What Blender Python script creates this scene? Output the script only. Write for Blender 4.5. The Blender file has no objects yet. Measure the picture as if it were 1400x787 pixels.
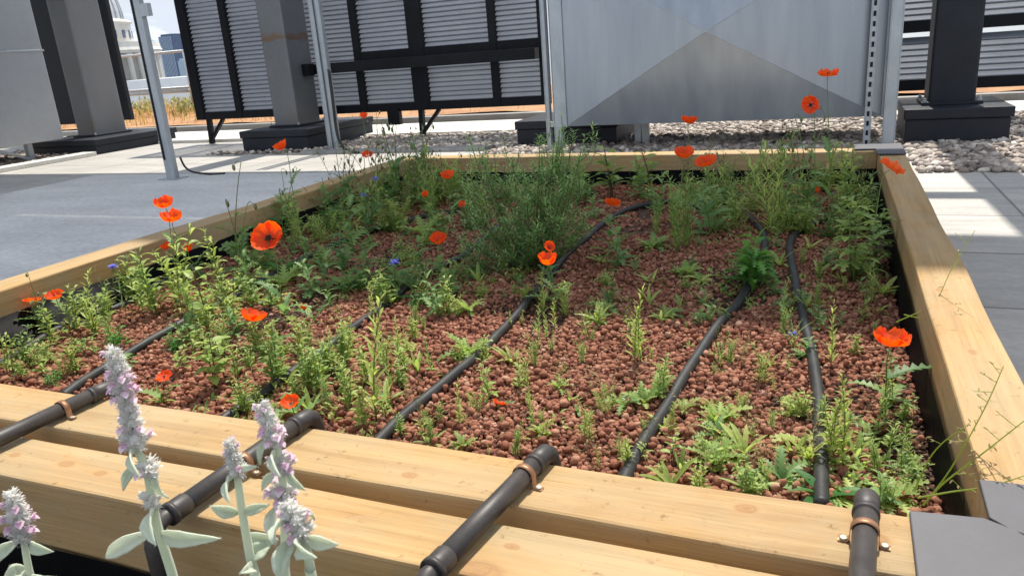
import bpy, bmesh, math, random
import numpy as np
from mathutils import Vector, Matrix, Quaternion
from mathutils import noise as mnoise

R = math.radians
rnd = random.Random(11)
SC = bpy.context.scene
COL = SC.collection

# ---------------------------------------------------------------- camera
# camera matrix solved from the vanishing points of the planter timbers
CAMR = ((0.9236991549, -0.0497461190, 0.3798752359),
        (0.3761817877, 0.3055948680, -0.8746993994),
        (-0.0725750221, 0.9508612412, 0.3009913053))
FPX, PW, PH = 1034.7158, 1400.0, 787.0
CAMZ = 0.81
TOP = 0.30                       # top of the planter timbers
SOIL = 0.16
cam_d = bpy.data.cameras.new('camera')
cam = bpy.data.objects.new('camera', cam_d)
COL.objects.link(cam)
cam.matrix_world = Matrix.Translation((0, 0, CAMZ)) @ Matrix(CAMR).to_4x4()
cam_d.sensor_width = 36.0
cam_d.lens = FPX * 36.0 / PW
cam_d.clip_start = 0.02
cam_d.clip_end = 6000
cam_d.dof.use_dof = True
cam_d.dof.focus_distance = 1.9
cam_d.dof.aperture_fstop = 20.0
SC.camera = cam

# ---------------------------------------------------------------- world, sun, exposure
SUN_EL = R(60)
sun_dir = Vector((-0.03, 1.0, math.tan(SUN_EL))).normalized()      # towards the sun
w = bpy.data.worlds.new('World')
SC.world = w
w.use_nodes = True
wn, wl = w.node_tree.nodes, w.node_tree.links
wn.clear()
out = wn.new('ShaderNodeOutputWorld')
bg = wn.new('ShaderNodeBackground')
bg.inputs['Strength'].default_value = 0.15
sky = wn.new('ShaderNodeTexSky')
sky.sky_type = 'NISHITA'
sky.sun_disc = False
sky.sun_elevation = SUN_EL
sky.sun_rotation = R(-1.7)
sky.air_density = 1.0
sky.dust_density = 0.5
tc = wn.new('ShaderNodeTexCoord')
mp = wn.new('ShaderNodeMapping')
mp.inputs['Scale'].default_value = (3, 3, 9)
nz = wn.new('ShaderNodeTexNoise')
nz.inputs['Scale'].default_value = 1.3
nz.inputs['Detail'].default_value = 8
nz.inputs['Roughness'].default_value = 0.6
rp = wn.new('ShaderNodeValToRGB')
rp.color_ramp.elements[0].position = 0.30
rp.color_ramp.elements[1].position = 0.50
mx = wn.new('ShaderNodeMix')
mx.data_type = 'RGBA'
mx.inputs[7].default_value = (2.35, 2.55, 2.9, 1)
wl.new(tc.outputs['Generated'], mp.inputs['Vector'])
wl.new(mp.outputs['Vector'], nz.inputs['Vector'])
wl.new(nz.outputs['Fac'], rp.inputs['Fac'])
wl.new(rp.outputs['Color'], mx.inputs[0])
wl.new(sky.outputs['Color'], mx.inputs[6])
wl.new(mx.outputs[2], bg.inputs['Color'])
wl.new(bg.outputs['Background'], out.inputs['Surface'])

sun_d = bpy.data.lights.new('sun', 'SUN')
sun_d.energy = 2.85
sun_d.angle = R(0.5)
sun_d.color = (1.0, 0.95, 0.86)
sun = bpy.data.objects.new('sun', sun_d)
COL.objects.link(sun)
sun.rotation_euler = (-sun_dir).to_track_quat('-Z', 'Y').to_euler()
sun.location = (0, 8, 12)

vs = SC.view_settings
vs.view_transform = 'Standard'
vs.look = 'None'
vs.exposure = 1.16
vs.gamma = 1.0
vs.use_curve_mapping = False
SC.cycles.max_bounces = 8
SC.cycles.diffuse_bounces = 3
SC.cycles.transparent_max_bounces = 6
SC.cycles.use_denoising = True

# ---------------------------------------------------------------- photo geometry helpers (real 3D points out of measured directions)
_cr = Matrix(CAMR)
def wdir(px, py):
    v = Vector((px - PW / 2, -(py - PH / 2), -FPX)).normalized()
    return _cr @ v
def onz(px, py, z):
    d = wdir(px, py); t = (z - CAMZ) / d.z
    return Vector((d.x * t, d.y * t, z))
def ony(px, py, y):
    d = wdir(px, py); t = y / d.y
    return Vector((d.x * t, y, CAMZ + d.z * t))
def pxscale(p):                     # photo pixels per metre at a point
    return FPX / (_cr.transposed() @ (Vector(p) - Vector((0, 0, CAMZ)))).z * -1

# ---------------------------------------------------------------- materials
def newmat(name):
    m = bpy.data.materials.new(name)
    m.use_nodes = True
    nt = m.node_tree
    nt.nodes.clear()
    o = nt.nodes.new('ShaderNodeOutputMaterial')
    b = nt.nodes.new('ShaderNodeBsdfPrincipled')
    nt.links.new(b.outputs[0], o.inputs['Surface'])
    return m, nt, b, o

def noise_node(nt, scale, detail=4, rough=0.55, stretch=(1, 1, 1), dist=0.0, coords='Object'):
    t = nt.nodes.new('ShaderNodeTexCoord')
    mpn = nt.nodes.new('ShaderNodeMapping')
    mpn.inputs['Scale'].default_value = stretch
    n = nt.nodes.new('ShaderNodeTexNoise')
    n.inputs['Scale'].default_value = scale
    n.inputs['Detail'].default_value = detail
    n.inputs['Roughness'].default_value = rough
    n.inputs['Distortion'].default_value = dist
    nt.links.new(t.outputs[coords], mpn.inputs['Vector'])
    nt.links.new(mpn.outputs['Vector'], n.inputs['Vector'])
    return n

def ramp(nt, src, stops):
    r = nt.nodes.new('ShaderNodeValToRGB')
    els = r.color_ramp.elements
    while len(els) < len(stops):
        els.new(0.5)
    for e, (p, c) in zip(els, stops):
        e.position = p
        e.color = (c[0], c[1], c[2], 1)
    nt.links.new(src, r.inputs['Fac'])
    return r

def mixc(nt, fac, a, b, mode='MIX'):
    m = nt.nodes.new('ShaderNodeMix')
    m.data_type = 'RGBA'
    m.blend_type = mode
    for sock, v in ((0, fac), (6, a), (7, b)):
        if hasattr(v, 'links') or isinstance(v, bpy.types.NodeSocket):
            nt.links.new(v, m.inputs[sock])
        else:
            m.inputs[sock].default_value = v if sock == 0 else (v[0], v[1], v[2], 1)
    return m.outputs[2]

def add_bump(nt, b, src, strength, distance):
    bp = nt.nodes.new('ShaderNodeBump')
    bp.inputs['Strength'].default_value = strength
    bp.inputs['Distance'].default_value = distance
    nt.links.new(src, bp.inputs['Height'])
    nt.links.new(bp.outputs['Normal'], b.inputs['Normal'])

def mottled(name, c1, c2, scale=8, rough=0.6, metal=0.0, stretch=(1, 1, 1), bump=0.0, bdist=0.002, fine=60, rough2=None, c3=None, fv=(0.8, 1.12)):
    m, nt, b, o = newmat(name)
    n = noise_node(nt, scale, 6, 0.6, stretch)
    stops = [(0.32, c1), (0.68, c2)] if c3 is None else [(0.3, c1), (0.55, c2), (0.72, c3)]
    r = ramp(nt, n.outputs['Fac'], stops)
    f = noise_node(nt, fine, 3, 0.6, stretch)
    fr = ramp(nt, f.outputs['Fac'], [(0.3, (fv[0],) * 3), (0.7, (fv[1],) * 3)])
    c = mixc(nt, 1.0, r.outputs[0], fr.outputs[0], 'MULTIPLY')
    nt.links.new(c, b.inputs['Base Color'])
    b.inputs['Metallic'].default_value = metal
    if rough2 is None:
        b.inputs['Roughness'].default_value = rough
    else:
        mr = nt.nodes.new('ShaderNodeMapRange')
        mr.inputs[3].default_value = rough
        mr.inputs[4].default_value = rough2
        nt.links.new(n.outputs['Fac'], mr.inputs[0])
        nt.links.new(mr.outputs[0], b.inputs['Roughness'])
    if bump:
        add_bump(nt, b, f.outputs['Fac'], bump, bdist)
    return m

def leafmat(name, dark, light, transl=0.38, rough=0.5, wool=0.0, felt=0.0):
    m, nt, b, o = newmat(name)
    at = nt.nodes.new('ShaderNodeAttribute'); at.attribute_name = 'tint'
    oi = nt.nodes.new('ShaderNodeObjectInfo')
    ad = nt.nodes.new('ShaderNodeMath'); ad.operation = 'MULTIPLY_ADD'
    nt.links.new(oi.outputs['Random'], ad.inputs[0]); ad.inputs[1].default_value = 0.45
    sb = nt.nodes.new('ShaderNodeMath'); sb.operation = 'SUBTRACT'; sb.inputs[1].default_value = 0.22
    nt.links.new(at.outputs['Fac'], sb.inputs[0])
    nt.links.new(sb.outputs[0], ad.inputs[2])
    r = ramp(nt, ad.outputs[0], [(0.0, dark), (0.9, light)])
    nt.links.new(r.outputs[0], b.inputs['Base Color'])
    b.inputs['Roughness'].default_value = rough
    b.inputs['Specular IOR Level'].default_value = 0.35
    if felt:
        fn = noise_node(nt, 700, 4, 0.7)
        add_bump(nt, b, fn.outputs['Fac'], felt, 0.0012)
    if wool:
        b.inputs['Sheen Weight'].default_value = wool
    tr = nt.nodes.new('ShaderNodeBsdfTranslucent')
    hs = nt.nodes.new('ShaderNodeHueSaturation')
    hs.inputs['Saturation'].default_value = 1.1
    hs.inputs['Value'].default_value = 1.5
    nt.links.new(r.outputs[0], hs.inputs['Color'])
    nt.links.new(hs.outputs[0], tr.inputs['Color'])
    mxs = nt.nodes.new('ShaderNodeMixShader')
    mxs.inputs[0].default_value = transl
    nt.links.new(b.outputs[0], mxs.inputs[1])
    nt.links.new(tr.outputs[0], mxs.inputs[2])
    nt.links.new(mxs.outputs[0], o.inputs['Surface'])
    return m

def timbermat(name, axis, knots, tone=(1, 1, 1)):
    """sawn softwood: grain along axis 0 or 1, knots at given object-space points"""
    m, nt, b, o = newmat(name)
    st = (0.9, 14, 14) if axis == 0 else (14, 0.9, 14)
    st2 = (2.0, 120, 120) if axis == 0 else (120, 2.0, 120)
    n1 = noise_node(nt, 1.6, 5, 0.6, st, 0.6)
    n2 = noise_node(nt, 1.0, 4, 0.7, st2, 0.2)
    n3 = noise_node(nt, 5, 4, 0.6, (1, 1, 1))
    def t(c): return (c[0] * tone[0], c[1] * tone[1], c[2] * tone[2])
    r1 = ramp(nt, n1.outputs['Fac'], [(0.30, t((0.35, 0.20, 0.082))), (0.5, t((0.48, 0.30, 0.132))), (0.72, t((0.56, 0.375, 0.185)))])
    r2 = ramp(nt, n2.outputs['Fac'], [(0.3, (0.80, 0.76, 0.70)), (0.65, (1.06, 1.06, 1.06))])
    c = mixc(nt, 0.85, r1.outputs[0], r2.outputs[0], 'MULTIPLY')
    r3 = ramp(nt, n3.outputs['Fac'], [(0.35, (0.88, 0.90, 0.86)), (0.65, (1.04, 1.02, 1.0))])
    c = mixc(nt, 1.0, c, r3.outputs[0], 'MULTIPLY')
    n4 = noise_node(nt, 1.0, 5, 0.7, (4, 300, 300) if axis == 0 else (300, 4, 300), 0.1)
    ck = ramp(nt, n4.outputs['Fac'], [(0.0, (0.45, 0.38, 0.30)), (0.30, (0.62, 0.54, 0.46)), (0.40, (0.97, 0.97, 0.97)), (1.0, (1.06, 1.06, 1.06))])
    c = mixc(nt, 1.0, c, ck.outputs[0], 'MULTIPLY')
    n5 = noise_node(nt, 2.3, 7, 0.72, (1.0, 2.2, 2.2) if axis == 0 else (2.2, 1.0, 2.2), 0.5)
    st5 = ramp(nt, n5.outputs['Fac'], [(0.36, (0.0, 0.0, 0.0)), (0.60, (0.55, 0.55, 0.55))])
    c = mixc(nt, st5.outputs[0], c, (0.36, 0.30, 0.19))
    n6 = noise_node(nt, 55, 5, 0.75)
    sp6 = ramp(nt, n6.outputs['Fac'], [(0.28, (0.55, 0.48, 0.40)), (0.40, (1.0, 1.0, 1.0))])
    c = mixc(nt, 1.0, c, sp6.outputs[0], 'MULTIPLY')
    geo = nt.nodes.new('ShaderNodeTexCoord')
    for kx, ky, kz, kr in knots:
        sub = nt.nodes.new('ShaderNodeVectorMath'); sub.operation = 'SUBTRACT'
        sub.inputs[1].default_value = (kx, ky, kz)
        nt.links.new(geo.outputs['Object'], sub.inputs[0])
        mul = nt.nodes.new('ShaderNodeVectorMath'); mul.operation = 'MULTIPLY'
        mul.inputs[1].default_value = (0.6, 1, 1) if axis == 0 else (1, 0.6, 1)
        nt.links.new(sub.outputs[0], mul.inputs[0])
        ln = nt.nodes.new('ShaderNodeVectorMath'); ln.operation = 'LENGTH'
        nt.links.new(mul.outputs[0], ln.inputs[0])
        wob = nt.nodes.new('ShaderNodeMath'); wob.operation = 'MULTIPLY_ADD'
        nt.links.new(n3.outputs['Fac'], wob.inputs[0]); wob.inputs[1].default_value = kr * 1.5
        nt.links.new(ln.outputs['Value'], wob.inputs[2])
        mr = nt.nodes.new('ShaderNodeMapRange')
        mr.inputs[1].default_value = kr * 0.75; mr.inputs[2].default_value = kr * 2.3
        nt.links.new(wob.outputs[0], mr.inputs[0])
        kr_r = ramp(nt, mr.outputs[0], [(0.0, (0.27, 0.13, 0.055)), (0.3, (0.36, 0.19, 0.08)), (0.45, (0.29, 0.145, 0.06)), (0.6, (0.42, 0.25, 0.11)), (0.95, (0.50, 0.31, 0.15))])
        fm = ramp(nt, mr.outputs[0], [(0.0, (.75, .75, .75)), (0.45, (0.6, 0.6, 0.6)), (1.0, (0, 0, 0))])
        c = mixc(nt, fm.outputs[0], c, kr_r.outputs[0])
    nt.links.new(c, b.inputs['Base Color'])
    b.inputs['Roughness'].default_value = 0.75
    b.inputs['Specular IOR Level'].default_value = 0.25
    add_bump(nt, b, n4.outputs['Fac'], 0.6, 0.002)
    return m

def attrmat(name, stops, rough, bump=0.6, bscale=350, spec=0.3):
    """colour from a per-vertex tint (one value per stone)"""
    m, nt, b, o = newmat(name)
    at = nt.nodes.new('ShaderNodeAttribute'); at.attribute_name = 'tint'
    r = ramp(nt, at.outputs['Fac'], stops)
    n = noise_node(nt, bscale, 4, 0.65)
    fr = ramp(nt, n.outputs['Fac'], [(0.3, (0.72, 0.72, 0.72)), (0.7, (1.15, 1.15, 1.15))])
    c = mixc(nt, 1.0, r.outputs[0], fr.outputs[0], 'MULTIPLY')
    nt.links.new(c, b.inputs['Base Color'])
    b.inputs['Roughness'].default_value = rough
    b.inputs['Specular IOR Level'].default_value = spec
    add_bump(nt, b, n.outputs['Fac'], bump, 0.002)
    return m

def pavingmat():
    m, nt, b, o = newmat('concrete_paving')
    n = noise_node(nt, 1.1, 7, 0.65, (0.5, 1.6, 1))
    n2 = noise_node(nt, 45, 5, 0.7)
    n3 = noise_node(nt, 6, 6, 0.7, (0.5, 2.2, 1))
    br = nt.nodes.new('ShaderNodeTexBrick')
    br.offset = 0.0
    br.inputs['Scale'].default_value = 1.0
    br.inputs['Brick Width'].default_value = 0.9
    br.inputs['Row Height'].default_value = 0.6
    br.inputs['Mortar Size'].default_value = 0.007
    br.inputs['Mortar Smooth'].default_value = 0.2
    br.inputs['Color1'].default_value = (1.0, 1.0, 1.0, 1)
    br.inputs['Color2'].default_value = (0.86, 0.87, 0.88, 1)
    br.inputs['Mortar'].default_value = (0.45, 0.43, 0.41, 1)
    t = nt.nodes.new('ShaderNodeTexCoord')
    mpp = nt.nodes.new('ShaderNodeMapping')
    mpp.inputs['Location'].default_value = (0.15, -0.01, 0)
    nt.links.new(t.outputs['Object'], mpp.inputs['Vector'])
    nt.links.new(mpp.outputs[0], br.inputs['Vector'])
    r = ramp(nt, n.outputs['Fac'], [(0.3, (0.40, 0.37, 0.325)), (0.7, (0.53, 0.495, 0.44))])
    f = ramp(nt, n2.outputs['Fac'], [(0.3, (0.86, 0.86, 0.86)), (0.7, (1.08, 1.08, 1.08))])
    g = ramp(nt, n3.outputs['Fac'], [(0.35, (0.82, 0.83, 0.85)), (0.6, (1.03, 1.03, 1.03))])
    c = mixc(nt, 1.0, r.outputs[0], f.outputs[0], 'MULTIPLY')
    c = mixc(nt, 1.0, c, g.outputs[0], 'MULTIPLY')
    c = mixc(nt, 1.0, c, br.outputs['Color'], 'MULTIPLY')
    nt.links.new(c, b.inputs['Base Color'])
    b.inputs['Roughness'].default_value = 0.62
    add_bump(nt, b, n2.outputs['Fac'], 0.25, 0.002)
    return m

M = {}
M['paving'] = pavingmat()
M['membrane'] = mottled('grey_roof_screed', (0.53, 0.515, 0.485), (0.68, 0.66, 0.62), 2.2, 0.55, 0, (0.5, 1.6, 1), 0.2, 0.002, 40, 0.75)
M['pale_slab'] = mottled('pale_concrete', (0.55, 0.52, 0.46), (0.68, 0.65, 0.58), 4, 0.8, 0, (1, 1, 1), 0.2)
M['kerb_grey'] = mottled('grey_kerb', (0.24, 0.23, 0.22), (0.32, 0.31, 0.29), 5, 0.8)
M['meadow_soil'] = mottled('dry_meadow_soil', (0.30, 0.135, 0.06), (0.42, 0.22, 0.10), 2.5, 0.95, 0, (1, 1, 1), 0.5, 0.01, 30, None, (0.46, 0.33, 0.15))
M['soil'] = mottled('dark_soil', (0.055, 0.030, 0.018), (0.11, 0.058, 0.036), 14, 0.95, 0, (1, 1, 1), 0.8, 0.006, 120)
M['peat'] = mottled('black_brown_compost', (0.016, 0.010, 0.007), (0.035, 0.022, 0.015), 18, 0.95, 0, (1, 1, 1), 0.8, 0.006, 120)
M['city'] = mottled('city_haze_ground', (0.22, 0.24, 0.25), (0.34, 0.35, 0.36), 0.02, 0.9)
M['liner'] = mottled('black_plastic_liner', (0.003, 0.0033, 0.0038), (0.006, 0.0063, 0.007), 6, 0.48, 0, (1, 1, 1), 0.6, 0.006, 16, 0.6)
M['hose'] = mottled('black_hose_rubber', (0.015, 0.016, 0.017), (0.030, 0.029, 0.027), 18, 0.42, 0, (1, 1, 1), 0.3, 0.001, 150, 0.65, (0.05, 0.040, 0.032))
M['pipe'] = mottled('dark_pipe_plastic', (0.026, 0.021, 0.019), (0.062, 0.052, 0.046), 16, 0.40, 0, (1, 1, 1), 0.2, 0.0006, 220, 0.62)
M['copper'] = mottled('copper', (0.27, 0.13, 0.065), (0.40, 0.21, 0.12), 30, 0.5, 0.6)
M['screw'] = mottled('zinc_screw', (0.34, 0.30, 0.22), (0.45, 0.40, 0.30), 60, 0.5, 0.5)
M['corner'] = mottled('grey_coated_metal', (0.065, 0.062, 0.068), (0.085, 0.082, 0.09), 9, 0.5, 0.0, (1, 1, 1), 0.1, 0.001, 160, 0.62, fv=(0.95, 1.03))
M['duct'] = mottled('galvanised_sheet', (0.27, 0.30, 0.335), (0.355, 0.38, 0.41), 2.4, 0.25, 0.62, (2.2, 2.2, 0.28), 0.0, 0.002, 5, 0.38, fv=(0.95, 1.03))
M['duct_dull'] = mottled('dull_galvanised_sheet', (0.36, 0.37, 0.385), (0.385, 0.395, 0.41), .8, 0.36, 0.5, (1, 1, 1), 0.03, 0.002, 12, 0.55, fv=(0.95, 1.03))
M['galv'] = mottled('galvanised_steel', (0.33, 0.36, 0.385), (0.44, 0.47, 0.49), 12, 0.42, 0.6, (1, 1, 0.4), 0.06, 0.001, 70, 0.56, fv=(0.95, 1.03))
M['rust_steel'] = mottled('weathered_steel', (0.135, 0.137, 0.138), (0.18, 0.185, 0.19), 1.2, 0.36, 0.45, (1, 1, 0.7), 0.02, 0.001, 40, 0.6, (0.22, 0.18, 0.14), fv=(0.95, 1.03))
M['char'] = mottled('charcoal_coating', (0.014, 0.016, 0.022), (0.022, 0.025, 0.032), 6, 0.5, 0, (1, 1, 1), 0.08, 0.001, 60, 0.6, fv=(0.95, 1.03))
M['black'] = mottled('black_frame_paint', (0.005, 0.0055, 0.008), (0.009, 0.010, 0.013), 6, 0.5, 0, (1, 1, 1), 0.05, 0.001, 60, 0.55, fv=(0.95, 1.03))
M['slat'] = mottled('grey_louvre_metal', (0.21, 0.23, 0.27), (0.27, 0.29, 0.33), 5, 0.38, 0.3, (0.4, 1, 1), 0.04, 0.001, 60, 0.5, fv=(0.95, 1.03))
M['rail'] = mottled('rail_galvanised', (0.5, 0.52, 0.53), (0.6, 0.62, 0.63), 9, 0.45, 0.5)
M['stone'] = mottled('portland_stone', (0.50, 0.48, 0.44), (0.62, 0.60, 0.56), 0.3, 0.85)
M['lead'] = mottled('lead_roof', (0.40, 0.42, 0.44), (0.48, 0.50, 0.52), 0.3, 0.7)
M['blueglass'] = mottled('dark_blue_glazing', (0.06, 0.09, 0.17), (0.09, 0.13, 0.22), 0.2, 0.5)
M['paleglass'] = mottled('pale_blue_glazing', (0.36, 0.46, 0.56), (0.45, 0.54, 0.62), 0.2, 0.5)
M['white'] = mottled('white_roof', (0.7, 0.7, 0.7), (0.78, 0.78, 0.77), 1, 0.7)
M['pebble'] = attrmat('clay_pebble', [(0.0, (0.135, 0.048, 0.030)), (0.45, (0.28, 0.108, 0.062)), (0.8, (0.39, 0.178, 0.108)), (1.0, (0.48, 0.27, 0.18))], 0.9)
M['crumb'] = attrmat('soil_crumb', [(0.0, (0.045, 0.024, 0.015)), (0.7, (0.10, 0.055, 0.034)), (1.0, (0.19, 0.10, 0.06))], 0.95)
M['cobble'] = attrmat('river_stone', [(0.0, (0.17, 0.14, 0.12)), (0.45, (0.36, 0.295, 0.245)), (0.8, (0.52, 0.45, 0.38)), (1.0, (0.66, 0.60, 0.53))], 0.7, 0.3, 90)
M['leaf'] = leafmat('fresh_leaf', (0.13, 0.225, 0.045), (0.4, 0.5, 0.15), 0.45)
M['leaf_dark'] = leafmat('deep_leaf', (0.045, 0.155, 0.032), (0.15, 0.33, 0.065), 0.4)
M['leaf_blue'] = leafmat('blue_green_leaf', (0.085, 0.19, 0.055), (0.28, 0.41, 0.14), 0.42)
M['leaf_yellow'] = leafmat('yellow_green_leaf', (0.2, 0.28, 0.05), (0.46, 0.53, 0.16), 0.45)
M['needle'] = leafmat('rosemary_needle', (0.1, 0.225, 0.06), (0.42, 0.6, 0.24), 0.4)
M['dry'] = leafmat('dry_stalk', (0.17, 0.12, 0.045), (0.36, 0.28, 0.13), 0.3, 0.7)
M['straw'] = leafmat('straw_grass', (0.36, 0.20, 0.06), (0.62, 0.45, 0.17), 0.3, 0.8)
M['stem'] = leafmat('green_stem', (0.11, 0.17, 0.045), (0.22, 0.3, 0.1), 0.2)
M['stem_dark'] = leafmat('brown_stem', (0.06, 0.04, 0.022), (0.11, 0.08, 0.04), 0.05)
M['wood_stem'] = leafmat('woody_stem', (0.10, 0.065, 0.035), (0.2, 0.14, 0.08), 0.0, 0.8)
M['petal'] = leafmat('poppy_petal', (0.72, 0.03, 0.007), (0.94, 0.13, 0.022), 0.45, 0.55)
M['petal_pale'] = leafmat('salmon_poppy_petal', (0.70, 0.10, 0.045), (0.88, 0.20, 0.09), 0.45, 0.55)
M['eye'] = mottled('poppy_centre', (0.02, 0.012, 0.012), (0.05, 0.03, 0.02), 200, 0.8)
M['pod'] = mottled('green_pod', (0.12, 0.15, 0.07), (0.19, 0.22, 0.10), 60, 0.7)
M['blue'] = leafmat('cornflower_petal', (0.13, 0.15, 0.62), (0.30, 0.32, 0.85), 0.35)
M['wool'] = leafmat('woolly_leaf', (0.47, 0.54, 0.39), (0.72, 0.75, 0.62), 0.36, 0.95, 0.6, 0.8)
M['woolbloom'] = leafmat('woolly_calyx', (0.52, 0.51, 0.47), (0.74, 0.72, 0.67), 0.28, 0.95, 0.6, 0.8)
M['pink'] = leafmat('pink_floret', (0.64, 0.42, 0.54), (0.8, 0.66, 0.73), 0.4, 0.7)

for nm, sp_lv in (('black', .18), ('char', .25), ('liner', .05), ('hose', .35), ('rust_steel', .4)):
    for n_ in M[nm].node_tree.nodes:
        if n_.type == 'BSDF_PRINCIPLED': n_.inputs['Specular IOR Level'].default_value = sp_lv
M['olive'] = leafmat('olive_meadow_leaf', (0.13, 0.14, 0.045), (0.30, 0.29, 0.11), .3)

# ---------------------------------------------------------------- mesh builder and object helpers
LEAFL, LEAFW = 1.15, 1.22
class MB:
    def __init__(s):
        s.v = []; s.f = []; s.t = []
    def add(s, vs, fs, tint=0.5):
        o = len(s.v)
        s.v.extend(tuple(v) for v in vs)
        s.t.extend(tint if isinstance(tint, list) else [tint] * len(vs))
        s.f.extend(tuple(i + o for i in f) for f in fs)
    def box(s, lo, hi, rot=None, tint=0.5):
        c = (Vector(lo) + Vector(hi)) / 2
        h = (Vector(hi) - Vector(lo)) / 2
        vs = []
        for z in (-1, 1):
            for y in (-1, 1):
                for x in (-1, 1):
                    p = Vector((x * h.x, y * h.y, z * h.z))
                    if rot is not None: p = rot @ p
                    vs.append(c + p)
        s.add(vs, [(0, 2, 3, 1), (4, 5, 7, 6), (0, 1, 5, 4), (2, 6, 7, 3), (0, 4, 6, 2), (1, 3, 7, 5)], tint)
    def beam(s, a, b, w, h, up=(0, 0, 1)):
        a = Vector(a); b = Vector(b)
        d = (b - a).normalized()
        sd = d.cross(Vector(up)).normalized()
        u = sd.cross(d)
        vs = []
        for p in (a, b):
            for i, j in ((-1, -1), (1, -1), (1, 1), (-1, 1)):
                vs.append(p + sd * (i * w / 2) + u * (j * h / 2))
        s.add(vs, [(3, 2, 1, 0), (4, 5, 6, 7), (0, 1, 5, 4), (1, 2, 6, 5), (2, 3, 7, 6), (3, 0, 4, 7)])
    def tube(s, pts, rads, n=8, tint=0.5, caps=True):
        pts = [Vector(p) for p in pts]
        if not isinstance(rads, (list, tuple)): rads = [rads] * len(pts)
        vs = []; fs = []
        ref = None
        for i, p in enumerate(pts):
            d = (pts[min(i + 1, len(pts) - 1)] - pts[max(i - 1, 0)])
            d = d.normalized() if d.length > 1e-9 else Vector((0, 0, 1))
            if ref is None:
                ref = d.orthogonal().normalized()
            ref = (ref - d * ref.dot(d))
            ref = ref.normalized() if ref.length > 1e-6 else d.orthogonal().normalized()
            b = d.cross(ref)
            for k in range(n):
                a = 2 * math.pi * k / n
                vs.append(p + (ref * math.cos(a) + b * math.sin(a)) * rads[i])
        for i in range(len(pts) - 1):
            for k in range(n):
                k2 = (k + 1) % n
                fs.append((i * n + k, i * n + k2, (i + 1) * n + k2, (i + 1) * n + k))
        if caps:
            fs.append(tuple(range(n - 1, -1, -1)))
            fs.append(tuple((len(pts) - 1) * n + k for k in range(n)))
        s.add(vs, fs, tint)
    def lathe(s, c, prof, n=24, tint=0.5):
        c = Vector(c)
        vs = []; fs = []
        for r, z in prof:
            for k in range(n):
                a = 2 * math.pi * k / n
                vs.append(c + Vector((r * math.cos(a), r * math.sin(a), z)))
        for i in range(len(prof) - 1):
            for k in range(n):
                k2 = (k + 1) % n
                fs.append((i * n + k, i * n + k2, (i + 1) * n + k2, (i + 1) * n + k))
        fs.append(tuple(range(n - 1, -1, -1)))
        fs.append(tuple((len(prof) - 1) * n + k for k in range(n)))
        s.add(vs, fs, tint)
    def leaf(s, base, yaw, pitch, length, width, *a):
        s.blade(base, yaw, pitch, length * LEAFL, width * LEAFW, *a)
    def blade(s, base, yaw, pitch, length, width, droop=0.6, fold=0.25, nseg=5, kind='lance', tint=0.5, roll=0.0):
        """a leaf: strip with a sunken midrib; 'lance', 'ovate', 'grass' or 'lobed' outline"""
        p = Vector(base)
        L = length / nseg
        vs = []; fs = []
        for i in range(nseg + 1):
            t = i / nseg
            if kind == 'lance': wd = math.sin(math.pi * min(1, 0.08 + t * 0.92)) ** 0.8
            elif kind == 'ovate': wd = math.sin(math.pi * min(1, t ** 0.75 * 0.93 + 0.07)) ** 0.7
            elif kind == 'grass': wd = 1 - t * 0.9
            else: wd = (0.22 + 0.78 * (i % 2)) * math.sin(math.pi * (0.18 + 0.78 * t)) ** 0.6
            if i == nseg: wd = 0.03
            pt = pitch - droop * t
            d = Vector((math.cos(yaw) * math.cos(pt), math.sin(yaw) * math.cos(pt), math.sin(pt)))
            sd = Vector((-math.sin(yaw), math.cos(yaw), 0))
            nrm = sd.cross(d) * -1
            if roll: sd = sd * math.cos(roll) + nrm * math.sin(roll)
            hw = wd * width / 2
            fwd = d * (L * 0.55 if (kind == 'lobed' and i % 2) else 0)
            up = Vector((0, 0, fold * hw))
            vs += [p - sd * hw + up + fwd, p, p + sd * hw + up + fwd]
            if i < nseg:
                a = i * 3
                fs += [(a, a + 1, a + 4, a + 3), (a + 1, a + 2, a + 5, a + 4)]
            p = p + d * L
        s.add(vs, fs, tint)
    def ball(s, c, r, sx=1, sy=1, sz=1, tint=0.5, rot=None):
        for_v = ICO1[0]
        c = Vector(c)
        vs = []
        for v in for_v:
            q = Vector((v[0] * r * sx, v[1] * r * sy, v[2] * r * sz))
            if rot is not None: q = rot @ q
            vs.append(c + q)
        s.add(vs, ICO1[1], tint)
    def build(s, name, mat, parent=None, smooth=False):
        me = bpy.data.meshes.new(name)
        off = Vector((0, 0, 0))
        q = parent
        while q is not None:
            off += q.location; q = q.parent
        me.from_pydata([(v[0] - off.x, v[1] - off.y, v[2] - off.z) for v in s.v], [], s.f)
        at = me.attributes.new('tint', 'FLOAT', 'POINT')
        at.data.foreach_set('value', np.array(s.t, dtype=np.float32))
        if smooth:
            me.polygons.foreach_set('use_smooth', np.ones(len(me.polygons), dtype=bool))
        me.materials.append(mat)
        o = bpy.data.objects.new(name, me)
        COL.objects.link(o)
        if parent is not None: o.parent = parent
        return o

def _ico(sub):
    bm = bmesh.new()
    bmesh.ops.create_icosphere(bm, subdivisions=sub, radius=1)
    bm.verts.ensure_lookup_table()
    v = [tuple(x.co) for x in bm.verts]
    f = [tuple(y.index for y in x.verts) for x in bm.faces]
    bm.free()
    return v, f
ICO0 = _ico(1)
ICO1 = _ico(1)
ICO2 = _ico(2)

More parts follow.
